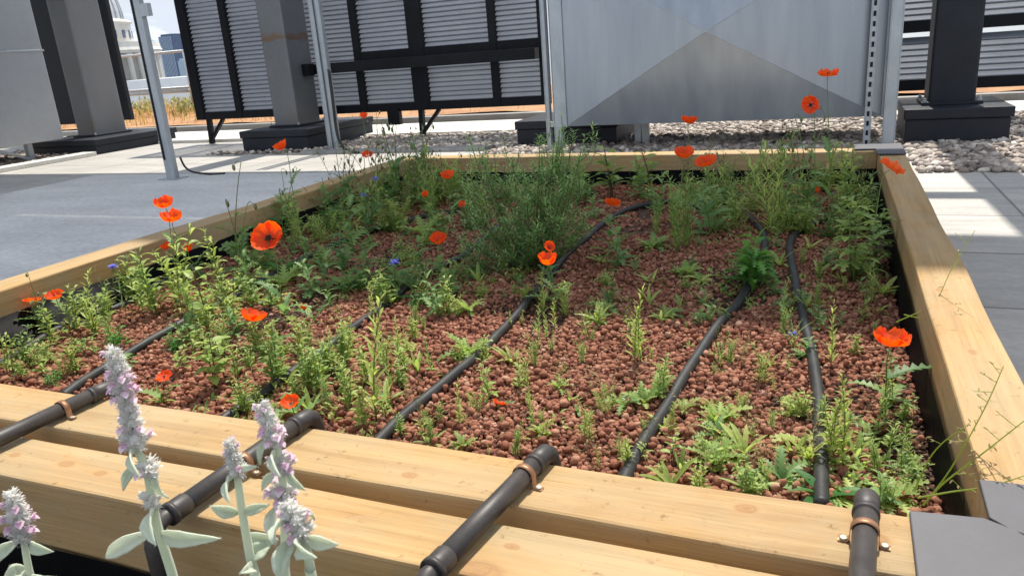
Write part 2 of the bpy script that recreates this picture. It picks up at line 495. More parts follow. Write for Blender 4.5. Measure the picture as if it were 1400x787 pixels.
def tag(o, label=None, cat=None, group=None, kind=None):
    if label: o['label'] = label
    if cat: o['category'] = cat
    if group: o['group'] = group
    if kind: o['kind'] = kind
    return o
def thing(name, label, cat, loc=(0, 0, 0), group=None):
    o = bpy.data.objects.new(name, None)
    o.empty_display_size = 0.05
    COL.objects.link(o)
    o.location = loc
    return tag(o, label, cat, group)
def bevel(o, w=0.003, seg=2):
    md = o.modifiers.new('bevel', 'BEVEL')
    md.width = w; md.segments = seg; md.limit_method = 'ANGLE'; md.angle_limit = R(40)
    return o
def copy_tree(o, parent=None):
    c = o.copy()
    COL.objects.link(c)
    c.parent = parent
    for ch in o.children: copy_tree(ch, c)
    return c

# =============================================================== SETTING
def sheet(name, x0, x1, y0, y1, z, mat, kind='structure', nx=1, ny=1, amp=0.0, fq=3.0):
    mb = MB()
    vs = []; fs = []
    for j in range(ny + 1):
        for i in range(nx + 1):
            x = x0 + (x1 - x0) * i / nx; y = y0 + (y1 - y0) * j / ny
            zz = z + (amp * mnoise.noise(Vector((x * fq, y * fq, 3.1))) if amp else 0)
            vs.append((x, y, zz))
    for j in range(ny):
        for i in range(nx):
            a = j * (nx + 1) + i
            fs.append((a, a + 1, a + nx + 2, a + nx + 1))
    mb.add(vs, fs)
    o = mb.build(name, mat, None, amp > 0)
    o['kind'] = kind
    return o

sheet('city_ground', -2500, 2500, -300, 5000, -28, M['city'])
rf = MB(); rf.box((-18, -6, -0.6), (9, 14.2, -0.004)); ro = rf.build('roof_deck', M['kerb_grey']); ro['kind'] = 'structure'
sheet('roof_paving', -18, 9, -6, 8.3, 0.0, M['paving'])
sheet('grey_screed', -6.05, -2.13, -4, 4.81, 0.004, M['membrane'])
sheet('grey_screed', -9.0, -6.075, -4, 4.0, 0.004, M['membrane'])
# pale paving ledge and upstand kerb behind the screens
mb = MB(); mb.box((-2.4, 7.32, 0.001), (8, 8.15, 0.035)); mb.box((-13.0, 7.10, 0.001), (-2.402, 8.15, 0.035)); o = mb.build('pale_paving', M['pale_slab']); o['kind'] = 'structure'
mb = MB(); mb.box((-17, 8.30, 0.0), (8, 8.45, 0.09)); o = bevel(mb.build('roof_kerb', M['kerb_grey']), 0.006); o['kind'] = 'structure'
mb = MB(); mb.box((-4.6, 5.86, 0.001), (-2.7, 6.0, 0.03)); o = mb.build('gravel_kerb', M['kerb_grey']); o['kind'] = 'structure'
mb = MB(); mb.box((-7.82, 3.2, 0.001), (-7.62, 6.15, 0.045)); o = bevel(mb.build('pale_kerb', M['pale_slab']), 0.006); o['kind'] = 'structure'
sheet('meadow_soil', -18, 9, 8.45, 14.0, 0.10, M['meadow_soil'], nx=60, ny=16, amp=0.05, fq=1.2)
# dry meadow grass on the green roof
mb = MB()
for i in range(5200):
    x = rnd.uniform(-17, 1.5); y = rnd.uniform(8.5, 13.8)
    if x > -7 and rnd.random() < 0.72: continue
    h = rnd.uniform(0.06, 0.17) if x > -8 else rnd.uniform(0.10, 0.34)
    mb.blade((x, y, 0.08), rnd.uniform(0, 6.28), rnd.uniform(1.1, 1.55), h, 0.012, 0.5, 0.1, 3, 'grass', rnd.random())
o = mb.build('dry_grass', M['straw']); tag(o, 'straw coloured dry grass on the roof beyond the kerb', 'grass', kind='stuff')
mb = MB()
for i in range(46):
    cx = rnd.uniform(-15, -10); cy = rnd.uniform(9.6, 13)
    for k in range(26):
        mb.blade((cx + rnd.gauss(0, .1), cy + rnd.gauss(0, .1), 0.1 + rnd.uniform(0, .22)), rnd.uniform(0, 6.28), rnd.uniform(.2, 1.4), rnd.uniform(.06, .16), .035, .6, .2, 4, 'lance', rnd.random())
o = mb.build('meadow_weeds', M['olive']); tag(o, 'olive green weeds among the dry meadow grass', 'weeds', kind='stuff')

def stones(name, pts, rmin, rmax, flat, zfun, mat, hi_test, label, cat, rg, tfun=None):
    """one mesh of irregular stones (numpy); hi_test(x,y) picks the finer stone"""
    allv = []; allf = []; allt = []; off = 0
    forms = {}
    for key, (v, f) in (('hi', ICO2), ('lo', ICO0)):
        V = np.array(v); F = np.array(f)
        vs = []
        for k in range(14):
            q = V.copy()
            amp = 0.30
            sd = rg.uniform(0, 50)
            nn = np.array([mnoise.noise(Vector((a[0] * 1.5 + sd, a[1] * 1.5, a[2] * 1.5))) for a in q])
            nn += 0.5 * np.array([mnoise.noise(Vector((a[0] * 3.2 + sd, a[1] * 3.2, a[2] * 3.2))) for a in q])
            q = q * (1 + amp * 1.6 * nn)[:, None]
            vs.append(q)
        forms[key] = (vs, F)
    for x, y in pts:
        key = 'hi' if hi_test(x, y) else 'lo'
        vs, F = forms[key]
        q = vs[rg.randrange(14)]
        r = rg.uniform(rmin, rmax)
        sx, sy, sz = rg.uniform(.85, 1.25), rg.uniform(.85, 1.15), rg.uniform(*flat)
        a = rg.uniform(0, 6.28); ca, sa = math.cos(a), math.sin(a)
        tl = rg.gauss(0, .35); ct, st = math.cos(tl), math.sin(tl)
        S = np.array([sx * r, sy * r, sz * r])
        p = q * S
        p = np.stack([p[:, 0] * ct - p[:, 2] * st, p[:, 1], p[:, 0] * st + p[:, 2] * ct], 1)
        p = np.stack([p[:, 0] * ca - p[:, 1] * sa, p[:, 0] * sa + p[:, 1] * ca, p[:, 2]], 1)
        p += np.array([x, y, zfun(x, y) + rg.uniform(-.25, .45) * r])
        allv.append(p); allf.append(F + off); off += len(p)
        tv = tfun(x, y, rg) if tfun else rg.random()
        allt.append(np.full(len(p), tv, dtype=np.float32))
    V = np.concatenate(allv).astype(np.float32); F = np.concatenate(allf).astype(np.int32); T = np.concatenate(allt)
    me = bpy.data.meshes.new(name)
    me.vertices.add(len(V)); me.vertices.foreach_set('co', V.ravel())
    me.loops.add(F.size); me.loops.foreach_set('vertex_index', F.ravel())
    me.polygons.add(len(F))
    me.polygons.foreach_set('loop_start', np.arange(0, F.size, 3, dtype=np.int32))
    me.polygons.foreach_set('loop_total', np.full(len(F), 3, dtype=np.int32))
    me.polygons.foreach_set('use_smooth', np.ones(len(F), dtype=bool))
    me.update(calc_edges=True)
    at = me.attributes.new('tint', 'FLOAT', 'POINT'); at.data.foreach_set('value', T)
    me.materials.append(mat)
    o = bpy.data.objects.new(name, me); COL.objects.link(o)
    return tag(o, label, cat, kind='stuff')

def jit(x0, x1, y0, y1, d, rg, keep=lambda x, y: True):
    res = []
    ny = int((y1 - y0) / d); nx = int((x1 - x0) / d)
    for j in range(ny):
        for i in range(nx):
            x = x0 + (i + .5 + .5 * (j % 2) + rg.uniform(-.38, .38)) * d
            y = y0 + (j + .5 + rg.uniform(-.38, .38)) * d
            if x0 < x < x1 and y0 < y < y1 and keep(x, y): res.append((x, y))
    return res

rg = random.Random(5)
gp = jit(-4.66, 0.4, 5.53, 7.31, .042, rg, lambda x, y: (x > -2.6 and y > 5.53) or (6.02 < y < 7.09))
gp += jit(.44, 3.4, 4.65, 7.3, .040, rg)
gp += jit(-9.6, -7.84, 4.2, 7.2, .05, rg)
gp += jit(-5.9, -4.55, 5.97, 6.12, .045, rg, lambda x, y: rg.random() < .8)
stones('river_stones', gp, .015, .031, (.45, .75), lambda x, y: .012, M['cobble'], lambda x, y: x > -3 and y < 6, 'pale rounded river stones along the plant supports', 'gravel', rg)

# =============================================================== PLANTER BED
XL0, XL1, XR0, XR1 = -2.115, -2.015, 0.180, 0.275
YF0, YF1, YB0, YB1 = 0.697, 0.800, 3.455, 3.56
def timber(lo, hi, axis, mat, parent, seed, name='timber', wav=0.0030):
    """sawn beam, slightly wavy along its length"""
    n = 26
    rg2 = random.Random(seed)
    lo = Vector(lo); hi = Vector(hi)
    mb = MB(); vs = []; fs = []
    for i in range(n + 1):
        t = i / n
        u = lo[axis] + (hi[axis] - lo[axis]) * t
        o_ = 1 - axis
        for a, z in ((lo[o_], lo.z), (hi[o_], lo.z), (hi[o_], hi.z), (lo[o_], hi.z)):
            da = wav * mnoise.noise(Vector((u * 3.0, a * 9 + seed, z * 5))) * 1.6
            dz = wav * mnoise.noise(Vector((u * 2.2, a * 9 + seed + 40, z * 5)))
            p = [0, 0, 0]; p[axis] = u; p[o_] = a + da; p[2] = z + dz
            vs.append(p)
        if i < n:
            b = i * 4
            for k in range(4):
                k2 = (k + 1) % 4
                fs.append((b + k, b + k2, b + 4 + k2, b + 4 + k))
    fs.append((3, 2, 1, 0)); e = n * 4; fs.append((e, e + 1, e + 2, e + 3))
    mb.add(vs, fs)
    o = mb.build(name, mat, parent)
    bm = bmesh.new(); bm.from_mesh(o.data); bmesh.ops.recalc_face_normals(bm, faces=bm.faces); bm.to_mesh(o.data); bm.free()
    bevel(o, 0.0045, 2)
    return o

bed = thing('raised_bed', 'long timber framed raised bed full of red clay pebbles and poppies', 'raised bed', (-0.92, 2.13, 0))
def K(pts): return [(p.x - bed.location.x, p.y - bed.location.y, p.z, r) for p, r in pts]
mt_f = timbermat('front_timber_wood', 0, K([(onz(1020, 695, TOP), .010), (onz(235, 548, TOP), .012), (onz(1190, 735, TOP), .013), (onz(560, 650, TOP), .009)]))
mt_l = timbermat('left_timber_wood', 1, K([(Vector((-2.06, 2.4, .3)), .012)]), (1.0, 1.0, .98))
mt_r = timbermat('right_timber_wood', 1, K([(onz(1232, 300, TOP), .012), (onz(1285, 395, TOP), .009), (onz(1330, 480, TOP), .010)]), (1.0, .98, .95))
mt_b = timbermat('back_timber_wood', 0, K([(Vector((-.5, 3.455, .26)), .013), (Vector((-1.5, 3.455, .27)), .012), (Vector((-1.1, 3.455, .25)), .01)]))
timber((-2.62, YF0, .085), (.272, YF1, TOP), 0, mt_f, bed, 1)
timber((-2.62, YF0 + .004, -.004), (.272, YF1 - .002, .083), 0, mt_f, bed, 2)
timber((XL0, YF1 + .001, .085), (XL1, YB1, TOP - .001), 1, mt_l, bed, 3)
timber((XL0 + .003, YF1 + .001, -.004), (XL1, YB1, .083), 1, mt_l, bed, 4)
timber((XR0, YF1 + .001, .085), (XR1, YB1, TOP - .0012), 1, mt_r, bed, 5)
timber((XR0, YF1 + .001, -.004), (XR1 - .003, YB1, .083), 1, mt_r, bed, 6)
timber((XL1 + .001, YB0, .085), (XR0 - .001, YB1 - .002, TOP), 0, mt_b, bed, 7)
timber((XL1 + .001, YB0, -.004), (XR0 - .001, YB1 - .004, .083), 0, mt_b, bed, 8)

# black liner: crumpled sheet on the inner faces
def liner(a, b, inward, z0, z1, seed, bulge, nx=70, nz=12):
    a = Vector(a); b = Vector(b); inward = Vector(inward)
    L = (b - a).length
    mb = MB(); vs = []; fs = []
    for j in range(nz + 1):
        t = j / nz
        for i in range(nx + 1):
            s_ = i / nx
            u = s_ * L
            nval = mnoise.noise(Vector((u * 5 + seed, t * 1.2, 0))) * .6 + mnoise.noise(Vector((u * 13 + seed, t * 2.5 + u * 2, 4))) * .45 + abs(mnoise.noise(Vector((u * 8 - t * 2.5, t * 2 + seed, 9)))) * .5
            d = .006 + (1 - t) ** 1.0 * bulge(s_) * (.55 + .7 * nval) + .004 * nval * (1 - t)
            d = max(.003, d)
            top = z1 + .005 * mnoise.noise(Vector((u * 4 + seed, 7, 1)))
            vs.append(a.lerp(b, s_) + inward * d + Vector((0, 0, z0 + (top - z0) * t)))
    for j in range(nz):
        for i in range(nx):
            q = j * (nx + 1) + i
            fs.append((q, q + 1, q + nx + 2, q + nx + 1))
    mb.add(vs, fs)
    return mb
ln = MB()
for m_ in (liner((XL1, .80, 0), (XL1, 3.455, 0), (1, 0, 0), .10, .232, 3, lambda s: .06 + .16 * math.exp(-((s - .20) / .13) ** 2)),
           liner((XL1, 3.455, 0), (XR0, 3.455, 0), (0, -1, 0), .10, .228, 8, lambda s: .03),
           liner((XR0, .80, 0), (XR0, 3.455, 0), (-1, 0, 0), .08, .230, 15, lambda s: .012),
           liner((XL1, .80, 0), (XR0, .80, 0), (0, 1, 0), .10, .20, 21, lambda s: .01)):
    ln.add(m_.v, m_.f)
ln.build('liner', M['liner'], bed, True)

# grey metal corner plates screwed over the corners
def plate(pts, z, th, name, parent, mat):
    mb = MB(); n = len(pts)
    vs = [(p[0], p[1], z) for p in pts] + [(p[0], p[1], z + th) for p in pts]
    fs = [tuple(range(n - 1, -1, -1)), tuple(range(n, 2 * n))] + [(i, (i + 1) % n, n + (i + 1) % n, n + i) for i in range(n)]
    mb.add(vs, fs)
    return bevel(mb.build(name, mat, parent), .0015)
bp = thing('corner_cap', 'flat grey metal cap mitred over the near right corner of the beds', 'corner cap', (.2, .75, .3))
a1 = onz(1243, 699, .306); a2 = onz(1345, 709, .306); a3 = onz(1420, 750, .306)
plate([(a1.x, a1.y), (.093, .50), (.33, .50), (a3.x + .03, a3.y), (a2.x, a2.y)], .302, .006, 'cap_plate', bp, M['corner'])
b1 = onz(1338, 656, .306); b2 = onz(1352, 708, .306); b3 = onz(1440, 757, .306); b4 = onz(1440, 668, .306)
plate([(b1.x, b1.y), (b2.x, b2.y), (b3.x, b3.y), (b4.x, b4.y)], .302, .006, 'cap_plate', bp, M['corner'])
mb = MB(); mb.box((.095, .50, .20), (.33, .694, .3015)); mb.build('cap_body', M['corner'], bp)
bp2 = thing('corner_cap', 'small grey metal foot plate on the far right corner of the bed', 'corner cap', (.17, 3.5, .3))
c1 = onz(1186, 204, .306); c2 = onz(1200, 213.5, .306); c3 = onz(1241, 213.5, .306); c4 = onz(1234, 203, .306); c5 = onz(1168, 206, .306)
plate([(c5.x, 3.465), (c2.x, 3.465), (c2.x, 3.33), (c3.x, 3.33), (c3.x, 3.60), (c5.x, 3.60)], .302, .007, 'cap_plate', bp2, M['corner'])

# nearer bed, its far timber and dark compost
nb = thing('raised_bed', 'nearer timber raised bed with dark compost and the woolly flower spikes', 'raised bed', (-.9, .1, 0))
KN = lambda pts: [(p.x + .9, p.y - .1, p.z, r) for p, r in pts]
mt_n = timbermat('near_timber_wood', 0, KN([(Vector((-.315, .577, .292)), .024), (onz(90, 632, TOP), .012), (onz(137, 645, TOP), .009), (onz(700, 745, TOP), .006), (onz(20, 620, TOP), .008)]), (1.0, .98, .93))
timber((-2.6, .574, .19), (.092, .668, TOP - .002), 0, mt_n, nb, 11)
timber((-2.6, .578, -.004), (.092, .666, .188), 0, mt_n, nb, 12)
timber((-2.6, -1.6, .085), (-2.5, .573, TOP - .003), 1, mt_l, nb, 13)
mb = MB()
m_ = liner((-2.5, .574, 0), (.09, .574, 0), (0, -1, 0), .0, .195, 31, lambda s: .012)
mb.add(m_.v, m_.f); mb.build('liner', M['liner'], nb, True)
mb = MB(); mb.box((.093, -1.5, .0), (.19, .499, .30)); mb.build('side_board', M['corner'], nb)
sheet('compost', -2.5, .092, -1.6, .573, .05, M['peat'], nx=90, ny=70, amp=.012, fq=14)

# soil and expanded clay pebbles
def soilz(x, y):
    return SOIL + .014 * mnoise.noise(Vector((x * 1.7, y * 1.7, 2))) + .008 * mnoise.noise(Vector((x * 4.5, y * 4.5, 9))) - .02 * max(0, (x - .05) / .13)
mb = MB(); vs = []; fs = []; nx, ny = 90, 110
for j in range(ny + 1):
    for i in range(nx + 1):
        x = XL1 + (XR0 - XL1) * i / nx; y = YF1 + (YB0 - YF1) * j / ny
        vs.append((x, y, soilz(x, y) - .004 + .003 * mnoise.noise(Vector((x * 30, y * 30, 0)))))
for j in range(ny):
    for i in range(nx):
        a = j * (nx + 1) + i; fs.append((a, a + 1, a + nx + 2, a + nx + 1))
mb.add(vs, fs); o = mb.build('soil', M['soil'], None, True); o['kind'] = 'structure'

def bare(x, y):      # patches where the dark soil shows between pebbles
    n = mnoise.noise(Vector((x * 2.6 + 5, y * 2.6, 1))) + .5 * mnoise.noise(Vector((x * 7, y * 7, 4)))
    e = max(0, (x - .02) / .14) * .3
    return n + e
rg = random.Random(8)
pp = jit(XL1 + .01, XR0 - .012, YF1 + .004, YB0 - .01, .0101, rg, lambda x, y: rg.random() > .9 * max(0, min(1, (bare(x, y) - .34) * 3)))
pp2 = [p for p in jit(XL1 + .01, XR0 - .012, YF1 + .004, YB0 - .01, .022, rg) if bare(*p) < .3 and rg.random() < .55]
stones('clay_pebbles', pp, .0034, .0070, (.75, 1.0), lambda x, y: soilz(x, y) + .002, M['pebble'], lambda x, y: y < 1.9, 'rust red clay pebbles covering the soil of the planted bed', 'pebbles', rg,
       lambda x, y, g: min(1, max(0, g.gauss(.46, .27))))
o = stones('loose_clay_pebbles', pp2, .0040, .0084, (.75, 1.0), lambda x, y: soilz(x, y) + .010, M['pebble'], lambda x, y: y < 1.9, 'loose rust red clay pebbles lying on the pebble layer', 'pebbles', rg,
       lambda x, y, g: min(1, max(0, g.gauss(.52, .22))))

cr = [p for p in jit(XL1 + .01, XR0 - .008, YF1 + .004, YB0 - .01, .0085, rg) if bare(*p) > .22 and rg.random() < .8 and p[1] < 2.4]
stones('soil_crumbs', cr, .0022, .0055, (.6, .9), lambda x, y: soilz(x, y) + .001, M['crumb'], lambda x, y: False, 'dark brown soil crumbs in the bare patches of the bed', 'soil', rg)

# ---------------------------------------------------------------- soft hoses in the bed
def smooth_path(pts, n=12):
    pts = [Vector(p) for p in pts]
    res = []
    for i in range(len(pts) - 1):
        p0 = pts[max(0, i - 1)]; p1 = pts[i]; p2 = pts[i + 1]; p3 = pts[min(len(pts) - 1, i + 2)]
        for k in range(n):
            t = k / n
            res.append(.5 * ((2 * p1) + (-p0 + p2) * t + (2 * p0 - 5 * p1 + 4 * p2 - p3) * t * t + (-p0 + 3 * p1 - 3 * p2 + p3) * t ** 3))
    res.append(pts[-1])
    return res
HR = .0110
def hose(pxs, label, r=HR, seed=0):
    pts = []
    for px, py in pxs:
        p = onz(px, py, SOIL + .02); pts.append((p.x, p.y, soilz(p.x, p.y) + .0125))
    pts[0] = (pts[0][0], max(.79, pts[0][1]), pts[0][2])
    path = smooth_path(pts)
    for i, p in enumerate(path):
        p.x += .004 * mnoise.noise(Vector((p.y * 5, seed, 0)))
        p.z = soilz(p.x, p.y) + .0125 + .004 * mnoise.noise(Vector((p.y * 6, seed, 5)))
    t = thing('irrigation_hose', label, 'hose', path[0], 'black irrigation hoses lying on the pebbles')
    mb = MB(); mb.tube(path, [r * (1.10 if i % 9 == 6 else 1) for i in range(len(path))], 14); mb.build('hose', M['hose'], t, True)
    return path
hoses = [
 hose([(1123, 692), (1122, 600), (1115, 500), (1098, 430), (1083, 360), (1082, 322), (1112, 302), (1150, 285), (1185, 272)], 'black hose nearest the right timber, bending away at its far end', seed=1),
 hose([(848, 660), (872, 610), (930, 515), (975, 450), (1018, 398), (1045, 345), (1040, 312), (1012, 285), (985, 268)], 'black hose running up to the big ferny weed, second from the right timber', seed=2),
 hose([(512, 606), (570, 550), (640, 490), (690, 440), (740, 388), (790, 330), (855, 285), (915, 272), (960, 285)], 'long black hose passing just right of the rosemary bush', seed=3),
 hose([(300, 566), (372, 526), (440, 480), (490, 440), (535, 404), (585, 370), (650, 333), (690, 300)], 'black hose coming up left of the rosemary bush', seed=4),
 hose([(85, 538), (130, 508), (200, 465), (270, 430), (350, 385), (430, 345), (500, 316), (560, 298), (640, 288)], 'black hose half hidden by weeds, second from the left timber', seed=5),
 hose([(-60, 520), (0, 490), (90, 440), (170, 410), (260, 362), (340, 330), (420, 300)], 'black hose nearest the left timber beside the crumpled liner', seed=6)]

# ---------------------------------------------------------------- rigid pipes over the timbers with copper clips
PR = .0120
def rigid_pipe(a, b, c_at, label, drop_far=True, collar_near=True, clip_at=.2):
    """a: far end over the bed, b: near end; pipe lies on the timbers"""
    z = TOP + PR + .003
    A = Vector((a[0], a[1], z)); B = Vector((b[0], b[1], z))
    d = (B - A).normalized()
    sd = d.cross(Vector((0, 0, 1))).normalized()
    t = thing('supply_pipe', label, 'pipe', B, 'rigid pipes crossing the two front timbers')
    mb = MB(); mb.tube([A, B], PR, 24); mb.build('pipe', M['pipe'], t, True)
    # far elbow turned down into the bed
    mb = MB()
    el = [A + d * .024, A + d * .006, A - d * .008 + Vector((0, 0, -.001)), A - d * .018 + Vector((0, 0, -.008)), A - d * .023 + Vector((0, 0, -.022)), A - d * .024 + Vector((0, 0, -.085))]
    mb.tube(el, [PR * 1.08, PR * 1.08, PR * 1.08, PR * 1.06, PR * 1.04, PR * 1.02], 24)
    mb.tube([A + d * .025, A + d * .020], PR * 1.16, 24)
    mb.build('elbow', M['pipe'], t, True)
    if collar_near:
        mb = MB()
        mb.tube([B - d * .028, B - d * .026, B - d * .004, B], [PR * 1.02, PR * 1.13, PR * 1.14, PR * 1.10], 24)
        mb.tube([B - d * .006, B - d * .0], PR * 1.22, 24)
        mb.build('coupler', M['pipe'], t, True)
        mb = MB()
        E_ = B + d * .008
        mb.tube([B - d * .01, E_, E_ + d * .014 + Vector((0, 0, -.006)), E_ + d * .02 + Vector((0, 0, -.022)), E_ + d * .021 + Vector((0, 0, -.26))], PR * .82, 20)
        mb.build('drop_pipe', M['pipe'], t, True)
    # copper saddle clip with two screws
    cp = A.lerp(B, clip_at)
    mb = MB()
    wdt = .0046
    arc = []
    for k in range(15):
        an = math.pi * k / 14
        arc.append((math.cos(an) * (PR + .0012), math.sin(an) * (PR + .0012)))
    base = -PR - .0018
    arc = [(PR + .012, base), (PR + .004, base), (PR + .0014, base + .003)] + arc + [(-PR - .0014, base + .003), (-PR - .004, base), (-PR - .012, base)]
    vs = []; fs = []
    for (u, v) in arc:
        for s_ in (-1, 1):
            vs.append(cp + sd * u + d * (s_ * wdt) + Vector((0, 0, v)))
    vo = []
    for (u, v) in arc:
        l = math.hypot(u, v); 
        for s_ in (-1, 1):
            vo.append(cp + sd * u + d * (s_ * wdt) + Vector((0, 0, v)) + (sd * (u / l) * .0008 + Vector((0, 0, .0008))))
    n = len(vs)
    for i in range(len(arc) - 1):
        fs.append((i * 2, i * 2 + 1, i * 2 + 3, i * 2 + 2))
        fs.append((n + i * 2, n + i * 2 + 2, n + i * 2 + 3, n + i * 2 + 1))
        fs.append((i * 2, i * 2 + 2, n + i * 2 + 2, n + i * 2)); fs.append((i * 2 + 1, n + i * 2 + 1, n + i * 2 + 3, i * 2 + 3))
    mb.add(vs + vo, fs)
    clip = mb.build('clip', M['copper'], t, True)
    for s_ in (-1, 1):
        mb = MB(); q = cp + sd * s_ * (PR + .0075)
        mb.lathe((q.x, q.y, TOP + .0005), [(.0042, .0022), (.0040, .0036), (.0022, .0040), (.0009, .0032)], 14)
        mb.build('screw', M['screw'], clip, True)
rigid_pipe((-1.108, .800), (-1.13, .40), 0, 'dark pipe at the far left crossing both timbers with copper clip', clip_at=.18)
rigid_pipe((-.694, .797), (-.702, .548), 0, 'dark pipe behind the woolly flower spikes with coupler on near timber', clip_at=.50)
rigid_pipe((-.319, .790), (-.350, .549), 0, 'dark pipe in the middle of the timbers with copper clip near its elbow', clip_at=.2)
rigid_pipe((.055, .790), (.030, .40), 0, 'dark pipe beside the grey corner cap at the right', clip_at=.14, collar_near=False)

# =============================================================== PLANT SUPPORT STRUCTURES BEHIND
# plinths and columns
def plinth(x0, x1, y0, y1, h, label, lip=.014):
    t = thing('column_plinth', label, 'plinth', ((x0 + x1) / 2, (y0 + y1) / 2, 0), 'charcoal plinths under the columns')
    mb = MB(); mb.box((x0, y0, 0), (x1, y1, h - .07)); bevel(mb.build('plinth_base', M['char'], t), .006)
    mb = MB(); mb.box((x0 - lip, y0 - lip, h - .068), (x1 + lip, y1 + lip, h)); bevel(mb.build('plinth_cap', M['char'], t), .008)
    return t
plinth(-8.75, -7.70, 6.22, 7.40, .17, 'charcoal plinth under the grey brown column at far left', .02)
plinth(-5.50, -4.70, 6.12, 7.30, .21, 'charcoal plinth under the rust marked column')
plinth(.45, 1.05, 5.72, 6.45, .235, 'charcoal plinth under the dark column at the right')
plinth(-2.46, -1.60, 6.02, 6.7, .22, 'charcoal plinth half hidden behind the duct and its posts')

def column(x0, x1, y0, y1, z0, mat, label, top=5.5, stain=None):
    t = thing('steel_column', label, 'column', ((x0 + x1) / 2, (y0 + y1) / 2, z0), 'square steel columns of the plant deck')
    mb = MB(); mb.box((x0, y0, z0), (x1, y1, top)); bevel(mb.build('shaft', mat, t), .018, 3)
    mb = MB(); mb.box((x0 - .04, y0 - .04, z0 + .001), (x1 + .04, y1 + .04, z0 + .022)); bevel(mb.build('base_plate', M['char'], t), .003)
    mb = MB()
    for sx in (x0 - .022, x1 + .022):
        for sy in (y0 - .022, y1 + .022):
            mb.lathe((sx, sy, z0 + .022), [(.013, 0), (.013, .012), (.008, .014), (.008, .026)], 6)
    mb.build('anchor_bolts', M['galv'], t)
    return t
column(-8.36, -8.06, 6.55, 7.0, .17, M['rust_steel'], 'grey brown steel column beside the big plain duct at far left')
# rust band painted on the middle column's surface
def columnmat():
    m = M['rust_steel'].copy(); m.name = 'rust_marked_steel'
    nt = m.node_tree
    b = [n for n in nt.nodes if n.type == 'BSDF_PRINCIPLED'][0]
    src = b.inputs['Base Color'].links[0].from_socket
    t = nt.nodes.new('ShaderNodeTexCoord')
    sx = nt.nodes.new('ShaderNodeSeparateXYZ'); nt.links.new(t.outputs['Object'], sx.inputs[0])
    n = noise_node(nt, 9, 5, .7, (1, 1, 2))
    ad = nt.nodes.new('ShaderNodeMath'); ad.operation = 'MULTIPLY_ADD'
    nt.links.new(n.outputs['Fac'], ad.inputs[0]); ad.inputs[1].default_value = .16; nt.links.new(sx.outputs['Z'], ad.inputs[2])
    r = ramp(nt, ad.outputs[0], [(.0, (0, 0, 0)), (1.0, (0, 0, 0))])
    els = r.color_ramp.elements
    for p_, v in ((.905, 0), (.935, .8), (.96, .55), (.99, 0)):
        e = els.new(p_); e.color = (v, v, v, 1)
    c = mixc(nt, r.outputs[0], src, (.17, .085, .035))
    nt.links.new(c, b.inputs['Base Color'])
    return m
M['rust_marked'] = columnmat()
column(-5.31, -5.01, 6.42, 6.80, .21, M['rust_marked'], 'grey steel column with a rust brown band behind the left timber')
column(.595, .875, 5.95, 6.25, .235, M['char'], 'charcoal steel column standing right of the cross broken duct')

# louvre screens
def louvre_panel(x0, x1, z0, z1, y, parent, pitch=.0455, depth=.050):
    mb = MB()
    n = int((z1 - z0) / pitch)
    for i in range(n):
        z = z0 + (i + .5) * pitch
        a = R(47)
        dy = depth / 2 * math.cos(a); dz = depth / 2 * math.sin(a)
        th = .0035
        p = [(y - dy, z - dz - .006), (y - dy, z - dz), (y + dy, z + dz), (y + dy, z + dz + .005), (y + dy + th, z + dz + .005), (y + dy + th, z + dz - th), (y - dy + th, z - dz - th), (y - dy + th, z - dz - .006)]
        vs = [(x0, q[0], q[1]) for q in p] + [(x1, q[0], q[1]) for q in p]
        k = len(p)
        fs = [(j, (j + 1) % k, k + (j + 1) % k, k + j) for j in range(k)]
        mb.add(vs, fs)
    return mb.build('louvre_slats', M['slat'], parent)
def screen(label, xs, zbot, ztop, y, mid=None, wide=(), legs=(), solid=()):
    """xs: edges of mullions as (x, width)"""
    t = thing('louvre_screen', label, 'louvre screen', ((xs[0][0] + xs[-1][0]) / 2, y, 0))
    X0 = xs[0][0] - xs[0][1] / 2; X1 = xs[-1][0] + xs[-1][1] / 2
    mb = MB(); mb.box((X0, y - .045, zbot), (X1, y + .045, zbot + .085)); bevel(mb.build('bottom_rail', M['black'], t), .003)
    mb = MB(); mb.box((X0, y - .045, ztop), (X1, y + .045, ztop + .08)); bevel(mb.build('top_rail', M['black'], t), .003)
    for x, wd in xs:
        mb = MB(); mb.box((x - wd / 2, y - .052, zbot + .002), (x + wd / 2, y + .050, ztop + .078)); bevel(mb.build('mullion', M['black'], t), .003)
    for (xa, wa), (xb, wb) in zip(xs[:-1], xs[1:]):
        l, r_ = xa + wa / 2 + .001, xb - wb / 2 - .001
        if mid and mid[0] < (l + r_) / 2 < mid[1]:
            louvre_panel(l, r_, zbot + .087, mid[2] - .045, y, t)
            louvre_panel(l, r_, mid[2] + .045, ztop - .002, y, t)
            mb = MB(); mb.box((l, y - .045, mid[2] - .044), (r_, y + .045, mid[2] + .044)); mb.build('transom', M['black'], t)
        else:
            louvre_panel(l, r_, zbot + .087, ztop - .002, y, t)
    for x in legs:
        mb = MB()
        mb.beam((x, y, zbot + .001), (x, y - .02, .0), .05, .05, (0, 1, 0))
        mb.beam((x + .21, y, zbot + .001), (x + .02, y - .02, .06), .035, .035, (0, 1, 0))
        mb.build('leg', M['black'], t)
    return t
scr = screen('long dark louvre screen left of the cross broken duct', [(-6.80, .12), (-6.22, .085), (-5.45, .085), (-4.56, .075), (-3.86, .17), (-3.03, .075), (-2.53, .07)],
       .275, 1.85, 7.0, (-4.9, -2.4, .84), legs=(-6.72, -3.90))
